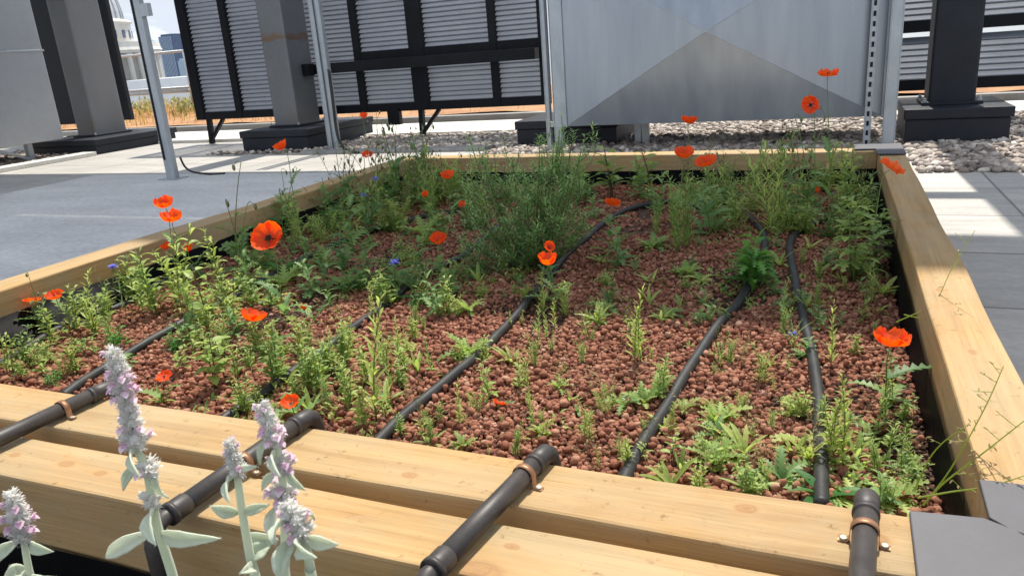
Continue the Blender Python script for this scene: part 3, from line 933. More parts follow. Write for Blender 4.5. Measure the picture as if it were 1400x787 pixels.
# drainage box hanging below the bottom rail
mb = MB(); mb.box((-4.27, 6.93, .14), (-4.13, 7.0, .3)); bevel(mb.build('junction_box', M['black'], scr), .006)
bar = thing('steel_beam', 'black steel beam running across the louvre screen from the rusty column', 'beam', (-3.8, 6.8, .74))
mb = MB(); mb.box((-4.98, 6.72, .70), (-2.52, 6.84, .80)); bevel(mb.build('beam_body', M['black'], bar), .004)
mb = MB(); mb.box((-5.0, 6.60, .69), (-4.93, 6.71, .81)); bevel(mb.build('bracket', M['black'], bar), .004)
screen('dark louvre screen behind the charcoal column at the right', [(.38, .08), (1.72, .1), (3.3, .1)], .255, 1.85, 7.0, (.3, 3.3, .74))
# solid dark hinged panels seen edge on beside the far-left column
pn = thing('dark_panel_door', 'dark hinged panels hanging right of the far left column', 'panel', (-8.8, 7.6, 0))
for k, (xa, xb, ya) in enumerate(((-9.27, -9.07, 7.50), (-9.06, -8.89, 7.55), (-8.88, -8.63, 7.6))):
    mb = MB(); mb.box((xa, ya, .27), (xb, ya + .06, 2.0)); bevel(mb.build('panel', M['char'] if k != 1 else M['black'], pn), .006)
mb = MB()
for z in (.36, .40, .44): mb.box((-8.86, 7.53, z), (-8.79, 7.549, z + .03))
mb.build('hinge', M['rail'], pn)
bk = thing('dark_panel', 'black solid panel in the gap between the plain duct and the column', 'panel', (-9.6, 7.3, 0))
mb = MB(); mb.box((-10.4, 7.3, .27), (-9.03, 7.36, 2.1)); bevel(mb.build('panel', M['black'], bk), .004)
mb = MB(); mb.box((-10.3, 7.29, .0), (-10.2, 7.35, .268)); mb.box((-9.2, 7.29, .0), (-9.1, 7.35, .268)); mb.build('leg', M['black'], bk)

# big plain duct at far left
du = thing('ventilation_duct', 'big plain pale duct with a seam at the far left edge', 'duct', (-8.6, 5.0, 0))
mb = MB(); mb.box((-9.3, 3.2, .205), (-8.0, 6.09, 2.3)); bevel(mb.build('duct_body', M['duct_dull'], du), .012, 3)
mb = MB(); mb.box((-9.31, 3.2, 1.148), (-7.988, 6.10, 1.168)); bevel(mb.build('seam', M['galv'], du), .003)
for (x, y) in ((-8.15, 5.75), (-8.15, 4.2), (-9.1, 5.75)):
    mb = MB(); mb.box((x - .03, y - .03, 0), (x + .03, y + .03, .204)); mb.build('leg', M['galv'], du)
mb = MB(); mb.beam((-8.1, 5.35, .19), (-8.12, 5.72, .03), .03, .02, (1, 0, 0)); mb.build('brace', M['galv'], du)

# centre duct with cross broken front sheet
cd = thing('ventilation_duct', 'galvanised duct with a cross broken front sheet behind the bed', 'duct', (-.8, 6.0, 0))
X0, X1, Z0, Z1, YY = -1.90, .30, .205, 1.44, 5.66
mb = MB()
ctr = (-.82, YY - .17, .822)
cor = [(X0, YY, Z0), (X1, YY, Z0), (X1, YY, Z1), (X0, YY, Z1)]
for i in range(4):
    a, b = cor[i], cor[(i + 1) % 4]
    mb.add([a, b, ctr], [(0, 1, 2)])
mb.build('front_sheet', M['duct'], cd)
for q in cor:
    mb = MB(); mb.tube([q, ctr], .0035, 6); mb.build('crease', M['galv'], cd)
mb = MB()
mb.box((X0, YY + .002, Z0), (X1, YY + .85, Z1)); mb.build('duct_body', M['duct'], cd)
mb = MB(); mb.box((X1 - .005, YY - .03, Z0 - .008), (X1 + .085, YY - .005, Z1)); bevel(mb.build('flange', M['galv'], cd), .003)
mb = MB(); mb.box((X0 - .085, YY - .012, Z0 - .005), (X0 + .012, YY + .02, Z1)); bevel(mb.build('flange', M['galv'], cd), .003)
for x in (-1.42, -1.36):
    mb = MB(); mb.box((x - .025, 6.0, 0), (x + .025, 6.05, Z0 - .001)); mb.build('leg', M['galv'], cd)

# slotted strut posts
def strut_post(x, y, z0, z1, wd, dp, label, slots=True, facing=1, foot=True, twin=0):
    t = thing('strut_post', label, 'post', (x, y, z0), 'galvanised strut posts around the ducts')
    mb = MB()
    for k in range(2 if twin else 1):
        xx = x + k * twin
        # C channel open to the camera side: two flanges and a web
        mb.box((xx - wd / 2, y, z0), (xx - wd / 2 + .006, y + dp, z1))
        mb.box((xx + wd / 2 - .006, y, z0), (xx + wd / 2, y + dp, z1))
        mb.box((xx - wd / 2 + .006, y + .003, z0), (xx + wd / 2 - .006, y + .007, z1))
    bevel(mb.build('channel', M['galv'], t), .0015)
    if slots:
        mb = MB()
        n = int((z1 - z0) / .062)
        for i in range(n):
            z = z0 + .03 + i * .062
            mb.box((x - .008, y + .0005, z), (x + .008, y + .0028, z + .032))
        mb.build('slots', M['black'], t)
    if foot:
        mb = MB(); mb.box((x - wd * 1.0, y - .05, z0), (x + wd * 1.0, y + dp + .05, z0 + .006)); mb.build('foot_plate', M['galv'], t)
    return t
sp = strut_post(.215, 5.56, 0, 1.9, .042, .045, 'slotted strut post in front of the duct right edge')
p2 = strut_post(.345, 5.56, 0, 1.9, .075, .06, 'plain grey strut post at the right end of the duct', slots=False)
p3 = strut_post(-1.965, 5.66, 0, 1.9, .065, .06, 'grey strut post at the left edge of the duct', slots=False)
p4 = strut_post(-2.06, 5.70, 0, 1.9, .035, .05, 'thin pale strut post next to the left end of the duct', slots=False)
for zz in (.20, 1.26):
    mb = MB(); mb.box((-2.045, 5.69, zz), (-1.99, 5.72, zz + .04)); mb.build('link_plate', M['galv'], p4)
p5 = strut_post(-4.43, 6.10, 0, 1.9, .05, .05, 'thin twin strut post with a black cable by the middle plinth', slots=False, foot=False, twin=.07)
mb = MB(); cpts = [(-4.31, 6.08, .75), (-4.30, 6.06, .45), (-4.29, 6.04, .22), (-4.23, 5.98, .10), (-4.11, 5.9, .03), (-3.95, 5.85, .012)]
mb.tube(smooth_path(cpts, 6), .014, 8); mb.build('cable', M['hose'], p5, True)
pm = thing('strut_post', 'leaning looking galvanised post standing on the paving at left', 'post', (-4.91, 4.6, 0), 'galvanised strut posts around the ducts')
mb = MB(); mb.box((-4.955, 4.58, 0), (-4.865, 4.63, 2.0)); bevel(mb.build('channel', M['galv'], pm), .004)
mb = MB(); mb.box((-4.945, 4.576, .16), (-4.925, 4.582, 2.0)); mb.build('slots', M['black'], pm)
mb = MB(); mb.box((-5.0, 4.53, 0.0045), (-4.82, 4.68, .012)); mb.build('foot_plate', M['galv'], pm)
mb = MB(); mb.box((-4.864, 4.58, 1.24), (-4.79, 4.62, 1.33)); mb.build('bracket', M['galv'], pm)
mb = MB(); mb.tube(smooth_path([(-4.85, 4.66, .17), (-4.83, 4.67, .09), (-4.78, 4.70, .04), (-4.66, 4.76, .012), (-4.55, 4.80, .012)], 6), .008, 8); mb.build('cable', M['hose'], pm, True)

# unseen screen added on the columns, shaped to cast the shade across the bed
hs = thing('added_shade_screen', 'unseen dark screen added high on the steel columns to shade the bed', 'screen', (-3, 6.4, 5.4))
mb = MB(); mb.box((-9.5, 6.28, 5.35), (4.0, 6.36, 8.15)); mb.build('sheet', M['char'], hs)
mb = MB(); mb.box((-9.5, 6.365, 2.55), (-2.25, 6.40, 5.35)); mb.build('sheet', M['char'], hs)  # lower sheet added to carry the shade further over the left paving
mb = MB(); mb.box((-9.5, 6.20, 5.30), (4.0, 6.279, 5.42)); mb.build('rail', M['black'], hs)
mb = MB(); mb.box((-2.24, 6.32, 3.95), (4.0, 6.40, 4.10)); mb.build('rail', M['black'], hs)  # added for the thin shadow line across the right paving

# railing at the roof edge
ra = thing('guard_rail', 'galvanised guard rail at the roof edge in front of the skyline', 'railing', (-11, 11, 0))
mb = MB(); mb.tube([(-17, 11, 1.19), (-10.84, 11, 1.19)], .024, 10); mb.build('top_rail', M['rail'], ra, True)
mb = MB(); mb.tube([(-17, 11, .56), (-10.9, 11, .56)], .022, 10); mb.tube([(-17, 11, .50), (-10.9, 11, .50)], .03, 10); mb.build('mid_rail', M['rail'], ra, True)
for x in (-10.86, -13.4, -15.9):
    mb = MB(); mb.tube([(x, 11, .05), (x, 11, 1.2)], .026, 10); mb.build('rail_post', M['rail'], ra, True)
mb = MB(); mb.tube(smooth_path([(-10.80, 10.95, .6), (-10.66, 10.9, .4), (-10.62, 10.9, .2), (-10.64, 10.9, .1)], 5), .02, 8); mb.build('cable', M['hose'], ra, True)

# =============================================================== SKYLINE
p = ony(232, 108, 60)
lb = thing('low_building', 'low white flat roofed building just beyond the guard rail', 'building', (p.x, 60, -28))
mb = MB(); mb.box((p.x - 9, 60, -28), (p.x + 10, 75, p.z - 1.0)); mb.build('wall', M['white'], lb)
mb = MB(); mb.box((p.x - 9.3, 59.6, p.z - .99), (p.x + 10.3, 75.4, p.z + .1)); mb.build('roof', M['white'], lb)
YC = 172.0
c0 = ony(99, 105, YC)
ct = thing('domed_cathedral', 'white stone cathedral dome with a colonnade on the skyline', 'cathedral', (c0.x, YC, -28))
cx, cz = c0.x, CAMZ
mb = MB(); mb.lathe((cx, YC, 0), [(27, -28), (27, cz - 2.5), (26.2, cz - 2.4)], 48); mb.build('podium', M['stone'], ct)
mb = MB()
for k in range(40):
    a = 2 * math.pi * k / 40
    mb.lathe((cx + 25 * math.cos(a), YC + 25 * math.sin(a), cz - 2.4), [(1.0, 0), (.85, .8), (.8, 8.6), (1.1, 9.2)], 8)
mb.build('colonnade', M['stone'], ct)
mb = MB(); mb.lathe((cx, YC, 0), [(21, cz - 2.4), (21, cz + 7)], 48); mb.build('drum', M['stone'], ct)
mb = MB(); mb.lathe((cx, YC, cz), [(26.2, 6.8), (26.8, 7.6), (26.4, 8.4), (26.2, 9.9), (19, 9.95)], 64); mb.build('balustrade', M['stone'], ct)
mb = MB(); mb.lathe((cx, YC, cz), [(19, 9.9), (19, 15.5), (19.8, 16), (18.6, 16.8), (17.6, 17)], 64); mb.build('attic', M['stone'], ct)
mb = MB()
for k in range(28):
    a = 2 * math.pi * (k + .5) / 28
    q = Matrix.Rotation(a, 3, 'Z')
    mb.box((cx + 18.97 * math.cos(a) - .15, YC + 18.97 * math.sin(a) - .8, cz + 11.4), (cx + 18.97 * math.cos(a) + .15, YC + 18.97 * math.sin(a) + .8, cz + 13.6), q)
mb.build('window_band', M['blueglass'], ct)
mb = MB(); prof = [(17.4 * math.cos(t), 17 + 20 * math.sin(t)) for t in [i * math.pi / 2 / 14 for i in range(14)]]
mb.lathe((cx, YC, cz), prof, 48)
for k in range(32):
    a = 2 * math.pi * k / 32
    mb.tube([(cx + (r_ + .1) * math.cos(a), YC + (r_ + .1) * math.sin(a), cz + z) for r_, z in prof], .28, 5)
mb.build('dome', M['lead'], ct)
# two towers
def tower(px0, px1, pyt, y, mat, label, rounded=False):
    a = ony(px0, 100, y); b = ony(px1, 100, y); tp = ony((px0 + px1) / 2, pyt, y)
    t = thing('office_tower', label, 'tower', ((a.x + b.x) / 2, y, -28), 'far towers on the skyline')
    mb = MB(); wd = b.x - a.x
    if rounded:
        H = tp.z + 28
        mb.lathe(((a.x + b.x) / 2, y, -28), [(wd / 2 * .9, 0), (wd / 2, H * .55), (wd / 2 * .9, H * .75), (wd / 2 * .68, H * .89), (wd / 2 * .35, H * .97), (.5, H)], 24)
    else:
        mb.box((a.x, y, -28), (b.x, y + wd, tp.z - 2.5)); mb.box((a.x + .15 * wd, y + 1, tp.z - 2.5), (b.x - .1 * wd, y + wd - 1, tp.z))
    mb.build('facade', mat, t, rounded)
    mb = MB()
    if not rounded:
        for k in range(9): mb.box((a.x + wd * (.06 + .1 * k), y - .25, -27), (a.x + wd * (.09 + .1 * k), y - .01, tp.z - 2.6))
        mb.build('mullions', M['paleglass'], t)
tower(226, 245, 46, 800, M['blueglass'], 'dark blue slab tower above the guard rail')
tower(202, 230, 47, 950, M['paleglass'], 'pale rounded tower just left of the dark blue tower', True)
tower(246, 256, 80, 700, M['paleglass'], 'short pale block right of the dark blue tower')

# =============================================================== PLANTS
PI = math.pi
def bend_stem(mb, base, h, lean_yaw, lean, r0, r1, n=6, wob=.03, nrad=5, tint=.5):
    pts = []
    base = Vector(base)
    ph = rnd.uniform(0, 6)
    for i in range(n + 1):
        t = i / n
        off = lean * h * t * t
        pts.append(base + Vector((math.cos(lean_yaw) * off + wob * h * math.sin(t * 4 + ph) * t, math.sin(lean_yaw) * off + wob * h * math.cos(t * 3.3 + ph) * t, h * t)))
    mb.tube(pts, [r0 + (r1 - r0) * i / n for i in range(n + 1)], nrad, tint)
    return pts
def along(pts, t):
    f = t * (len(pts) - 1); i = min(int(f), len(pts) - 2)
    return pts[i].lerp(pts[i + 1], f - i)

# every maker builds one plant at the origin, nominal height 0.2 m, and returns its Empty
def k_leafy(i):
    st, lf = MB(), MB()
    for s in range(rnd.randint(2, 4)):
        h = .2 * rnd.uniform(.65, 1); y0 = rnd.uniform(0, 6.28)
        p = bend_stem(st, (rnd.gauss(0, .008), rnd.gauss(0, .008), 0), h, y0, rnd.uniform(.05, .3), .0022, .0012)
        n = rnd.randint(13, 18)
        for k in range(n):
            t = .12 + .88 * k / n
            L = .052 * (1 - .55 * t) * rnd.uniform(.8, 1.2)
            lf.leaf(along(p, t), k * 2.4 + y0, rnd.uniform(.35, .95), L, L * .27, rnd.uniform(.5, 1.2), .3, 5, 'lance', rnd.uniform(.2, .9), rnd.uniform(-.4, .4))
    return [('stem', st, 'stem'), ('foliage', lf, 'leaf' if i % 2 else 'leaf_yellow')]
def k_lobed(i):
    st, lf = MB(), MB()
    for s in range(rnd.randint(1, 3)):
        h = .2 * rnd.uniform(.7, 1); y0 = rnd.uniform(0, 6.28)
        p = bend_stem(st, (rnd.gauss(0, .008), rnd.gauss(0, .008), 0), h, y0, rnd.uniform(.05, .25), .0024, .0011)
        for k in range(11):
            t = .04 + .9 * k / 11
            L = .085 * (1 - .6 * t) * rnd.uniform(.8, 1.2)
            lf.leaf(along(p, t), k * 2.4 + y0, rnd.uniform(.3, 1.0), L, L * .42, rnd.uniform(.6, 1.4), .25, 12, 'lobed', rnd.uniform(.1, .9), rnd.uniform(-.4, .4))
    return [('stem', st, 'stem'), ('foliage', lf, 'leaf_blue')]
def k_bud(i):
    st, lf, buds = MB(), MB(), []
    for s in range(rnd.randint(3, 5)):
        bd = MB(); buds.append(('bud', bd, 'pod'))
        h = .2 * rnd.uniform(.6, 1); y0 = rnd.uniform(0, 6.28)
        p = bend_stem(st, (rnd.gauss(0, .008), rnd.gauss(0, .008), 0), h, y0, rnd.uniform(.05, .35), .0015, .0008, 7)
        tip = p[-1]
        a = rnd.uniform(0, 6.28); q = tip + Vector((math.cos(a) * .006, math.sin(a) * .006, .004))
        e = q + Vector((math.cos(a) * .007, math.sin(a) * .007, -.006))
        st.tube([tip, q, e], .0008, 4)
        bd.ball(e + Vector((math.cos(a) * .003, math.sin(a) * .003, -.005)), .0038, 1, 1, 1.7)
        for k in range(6):
            t = .03 + .6 * k / 6
            L = .06 * (1 - .5 * t) * rnd.uniform(.7, 1.2)
            lf.leaf(along(p, t), k * 2.4 + y0, rnd.uniform(.4, 1.0), L, L * .38, rnd.uniform(.6, 1.4), .25, 10, 'lobed', rnd.uniform(.1, .8), rnd.uniform(-.4, .4))
    return [('stem', st, 'stem'), ('foliage', lf, 'leaf_blue')] + buds
def k_spike(i):
    st, lf = MB(), MB()
    y0 = rnd.uniform(0, 6.28)
    p = bend_stem(st, (0, 0, 0), .2, y0, rnd.uniform(.02, .15), .0022, .001, 7)
    for k in range(30):
        t = .06 + .92 * k / 30
        L = .040 * (1 - .62 * t) * rnd.uniform(.8, 1.2)
        lf.leaf(along(p, t), k * 2.4 + y0, rnd.uniform(.7, 1.2), L, L * .23, rnd.uniform(.1, .7), .3, 4, 'lance', rnd.uniform(.3, 1), rnd.uniform(-.3, .3))
    return [('stem', st, 'stem'), ('foliage', lf, 'leaf_yellow' if i % 2 else 'leaf')]
def k_rosette(i):
    lf = MB()
    n = rnd.randint(12, 16)
    for k in range(n):
        L = .2 * rnd.uniform(.5, 1)
        lf.leaf((0, 0, .002), k * 2.4 + rnd.uniform(-.3, .3), rnd.uniform(.35, 1.15), L, L * .34, rnd.uniform(.7, 1.5), .25, 14, 'lobed', rnd.uniform(.25, 1), rnd.uniform(-.3, .3))
    return [('foliage', lf, ('leaf', 'leaf_yellow', 'leaf_blue')[i % 3])]
def k_broad(i):
    st, lf = MB(), MB()
    for s in range(rnd.randint(1, 2)):
        y0 = rnd.uniform(0, 6.28); h = .2 * rnd.uniform(.8, 1)
        p = bend_stem(st, (rnd.gauss(0, .006), rnd.gauss(0, .006), 0), h, y0, rnd.uniform(.05, .2), .0028, .0014)
        for k in range(6):
            t = .3 + .68 * k / 6
            for sg in (0, PI):
                L = .062 * (1 - .45 * t) * rnd.uniform(.8, 1.2)
                b = along(p, t); yw = y0 + k * PI / 2 + sg
                e = b + Vector((math.cos(yw) * .012, math.sin(yw) * .012, .008))
                st.tube([b, e], .0009, 4)
                lf.leaf(e, yw, rnd.uniform(.1, .7), L, L * .55, rnd.uniform(.4, 1.0), .2, 6, 'ovate', rnd.uniform(.2, .9), rnd.uniform(-.3, .3))
    return [('stem', st, 'stem_dark'), ('foliage', lf, 'leaf')]
def k_seedling(i):
    lf = MB()
    for k in range(rnd.randint(6, 11)):
        L = .2 * rnd.uniform(.35, .9)
        lf.leaf((0, 0, .004), k * 2.4, rnd.uniform(.35, 1.3), L, L * .16, rnd.uniform(.2, 1.1), .3, 5, 'lance', rnd.uniform(.3, 1))
    return [('foliage', lf, 'leaf' if i % 2 else 'leaf_yellow')]
def k_feather(i):
    st, lf = MB(), MB()
    for s in range(rnd.randint(3, 5)):
        y0 = rnd.uniform(0, 6.28); h = .2 * rnd.uniform(.6, 1)
        p = bend_stem(st, (rnd.gauss(0, .01), rnd.gauss(0, .01), 0), h, y0, rnd.uniform(.05, .3), .0016, .0008)
        for k in range(46):
            t = .05 + .95 * k / 46
            L = .030 * (1 - .4 * t) * rnd.uniform(.7, 1.3)
            lf.leaf(along(p, t), k * 2.4, rnd.uniform(.4, 1.0), L, .0032, rnd.uniform(0, .8), .1, 3, 'lance', rnd.uniform(.2, 1))
    return [('stem', st, 'stem'), ('foliage', lf, 'leaf_yellow' if i % 2 else 'leaf')]
def k_wispy(i):
    st, lf, bd = MB(), MB(), MB()
    for s in range(rnd.randint(3, 5)):
        y0 = rnd.uniform(0, 6.28); h = .2 * rnd.uniform(.6, 1)
        p = bend_stem(st, (rnd.gauss(0, .006), rnd.gauss(0, .006), 0), h, y0, rnd.uniform(.05, .45), .0011, .0005, 7)
        for k in range(7):
            t = .35 + .64 * k / 7
            b = along(p, t); a = k * 2.4; L = rnd.uniform(.008, .022)
            e = b + Vector((math.cos(a) * L, math.sin(a) * L, L * .9))
            st.tube([b, e], .0005, 3)
            bd.ball(e, .0024, 1, 1, 1.6, rnd.random())
        for k in range(5):
            L = .035 * rnd.uniform(.7, 1.2)
            lf.leaf(along(p, .05 + .09 * k), k * 2.4, rnd.uniform(.3, 1), L, L * .18, 1, .2, 4, 'lance', rnd.uniform(.4, 1))
    return [('stem', st, 'stem'), ('foliage', lf, 'leaf_yellow'), ('seed_head', bd, 'dry')]
def k_fern(i):
    st, lf = MB(), MB()
    for s in range(4):
        y0 = rnd.uniform(0, 6.28); h = .2 * rnd.uniform(.5, .85)
        p = bend_stem(st, (rnd.gauss(0, .008), rnd.gauss(0, .008), 0), h, y0, rnd.uniform(.1, .3), .0028, .0013)
        for k in range(11):
            t = .1 + .9 * k / 11
            L = .10 * (1 - .35 * t) * rnd.uniform(.8, 1.15)
            lf.leaf(along(p, t), k * 2.4 + y0, rnd.uniform(.5, 1.15), L, L * .36, rnd.uniform(.9, 1.8), .2, 16, 'lobed', rnd.uniform(.1, .9), rnd.uniform(-.4, .4))
    return [('stem', st, 'stem'), ('foliage', lf, 'leaf_dark')]
def k_palmate(i):
    st, lf = MB(), MB()
    for s in range(2):
        y0 = rnd.uniform(0, 6.28); h = .2 * rnd.uniform(.8, 1)
        p = bend_stem(st, (rnd.gauss(0, .01), rnd.gauss(0, .01), 0), h, y0, .1, .0028, .0014)
        for k in range(15):
            t = .15 + .83 * k / 15
            yw = k * 2.4 + y0; b = along(p, t)
            e = b + Vector((math.cos(yw) * .015, math.sin(yw) * .015, .006))
            st.tube([b, e], .0008, 4)
            L = .05 * (1 - .4 * t) * rnd.uniform(.85, 1.2)
            for dq in (-.75, 0, .75):
                lf.leaf(e, yw + dq, rnd.uniform(.0, .5), L * (1 if dq == 0 else .8), L * .42, rnd.uniform(.3, .9), .2, 8, 'lobed' if k % 2 else 'lance', rnd.uniform(.3, 1))
    return [('stem', st, 'stem'), ('foliage', lf, 'leaf')]
def k_dry(i):
    st, lf = MB(), MB()
    for s in range(rnd.randint(5, 8)):
        y0 = rnd.uniform(0, 6.28)
        p = bend_stem(st, (rnd.gauss(0, .02), rnd.gauss(0, .02), 0), .2 * rnd.uniform(.3, 1), y0, rnd.uniform(.3, 1.4), .0011, .0006, 6, .06)
        for k in range(5):
            L = .028 * rnd.uniform(.6, 1.2)
            lf.leaf(along(p, .2 + .15 * k), rnd.uniform(0, 6.28), rnd.uniform(-.2, 1), L, L * .25, 1, .2, 4, 'lance', rnd.random())
    return [('stem', st, 'dry'), ('foliage', lf, 'dry')]
def k_big(i):
    lf = MB()
    for k in range(9):
        L = .2 * rnd.uniform(.7, 1.05)
        lf.leaf((0, 0, .002), k * 2.4, rnd.uniform(.15, .7), L, L * .26, rnd.uniform(.4, 1.0), .35, 8, 'lance', rnd.uniform(.1, .6), rnd.uniform(-.3, .3))
    return [('foliage', lf, 'leaf_dark')]
def k_clump(i):
    """low broad clump of mixed leaves"""
    st, lf = MB(), MB()
    for s in range(9):
        y0 = rnd.uniform(0, 6.28); h = .2 * rnd.uniform(.35, 1)
        p = bend_stem(st, (rnd.gauss(0, .03), rnd.gauss(0, .03), 0), h, y0, rnd.uniform(.1, .7), .0016, .0009)
        for k in range(10):
            t = .1 + .9 * k / 10
            L = .05 * (1 - .4 * t) * rnd.uniform(.7, 1.3)
            lf.leaf(along(p, t), k * 2.4 + y0, rnd.uniform(.1, 1), L, L * .42, rnd.uniform(.4, 1.4), .2, 8, 'lobed', rnd.uniform(0, 1), rnd.uniform(-.4, .4))
    return [('stem', st, 'stem'), ('foliage', lf, ('leaf', 'leaf_dark', 'leaf_yellow')[i % 3])]

KINDS = {   # maker, prototypes, object name, category, label phrase (5 words at most), group
 'leafy': (k_leafy, 5, 'leafy_weed', 'weed', 'upright weed with narrow leaves', 'leafy weeds in the bed'),
 'lobed': (k_lobed, 4, 'lobed_weed', 'weed', 'blue green weed, toothed leaves', 'toothed leaf weeds in the bed'),
 'bud': (k_bud, 4, 'budding_poppy', 'poppy plant', 'poppy plant with drooping buds', 'budding poppy plants in the bed'),
 'spike': (k_spike, 4, 'spiky_weed', 'weed', 'single slim leafy green spike', 'slim spike weeds in the bed'),
 'rosette': (k_rosette, 4, 'rosette_weed', 'weed', 'flat rosette of toothed leaves', 'leaf rosettes in the bed'),
 'broad': (k_broad, 3, 'broadleaf_weed', 'weed', 'broad leaved weed, brown stem', 'broad leaved weeds in the bed'),
 'seedling': (k_seedling, 4, 'seedling', 'seedling', 'small seedling with few leaves', 'seedlings among the clay pebbles'),
 'feather': (k_feather, 4, 'feathery_weed', 'weed', 'feathery weed with fine leaves', 'feathery weeds in the bed'),
 'wispy': (k_wispy, 4, 'wispy_weed', 'weed', 'wispy weed with seed heads', 'wispy seeding weeds in the bed'),
 'fern': (k_fern, 2, 'ferny_weed', 'weed', 'big ferny weed, arching leaves', 'ferny weeds in the bed'),
 'palmate': (k_palmate, 2, 'hand_leaf_weed', 'weed', 'tall weed with divided leaves', 'divided leaf weeds in the bed'),
 'dry': (k_dry, 3, 'dry_weed', 'dead weed', 'dead straw brown weed', 'dead weeds in the bed'),
 'big': (k_big, 2, 'long_leaf_weed', 'weed', 'dark weed with long leaves', 'long leaved weeds in the bed'),
 'clump': (k_clump, 4, 'weed_clump', 'weed', 'low bushy clump of weeds', 'low weed clumps in the bed'),
}
PROTO = {}
for kname, (fn, n, oname, cat, ph, grp) in KINDS.items():
    PROTO[kname] = [[fn(i), None] for i in range(n)]
PLANTED = []       # (kind, empty)
def plant(kind, x, y, h, rz=None, v=None, sxy=1.0):
    lst = PROTO[kind]
    k = (rnd.randrange(len(lst)) if v is None else v) % len(lst)
    spec, first = lst[k]
    if first is None:
        t = thing(KINDS[kind][2], None, KINDS[kind][3], (0, 0, 0), KINDS[kind][5])
        for nm, mb, mt in spec: mb.build(nm, M[mt], t, nm in ('stem', 'bud', 'seed_head'))
        lst[k][1] = t
        first = t
    else:
        t = first.copy(); COL.objects.link(t)
        for ch in list(first.children):
            c = ch.copy(); COL.objects.link(c); c.parent = t
    t.location = (x, y, soilz(x, y) + .002)
    t.rotation_euler = (rnd.gauss(0, .06), rnd.gauss(0, .06), rnd.uniform(0, 6.28) if rz is None else rz)
    s = h / .2
    t.scale = (s * sxy, s * sxy, s)
    PLANTED.append((kind, t))
    return t
def inbed(x, y): return XL1 + .03 < x < XR0 - .02 and YF1 + .015 < y < YB0 - .03
def plant_px(kind, px, py, hpx, v=None, sxy=1.0):
    p = onz(px, py, SOIL + .005)
    x = min(max(p.x, XL1 + .04), XR0 - .025); y = min(max(p.y, YF1 + .02), YB0 - .04)
    return plant(kind, x, y, hpx / pxscale((x, y, SOIL)) * 1.04, None, v, sxy)

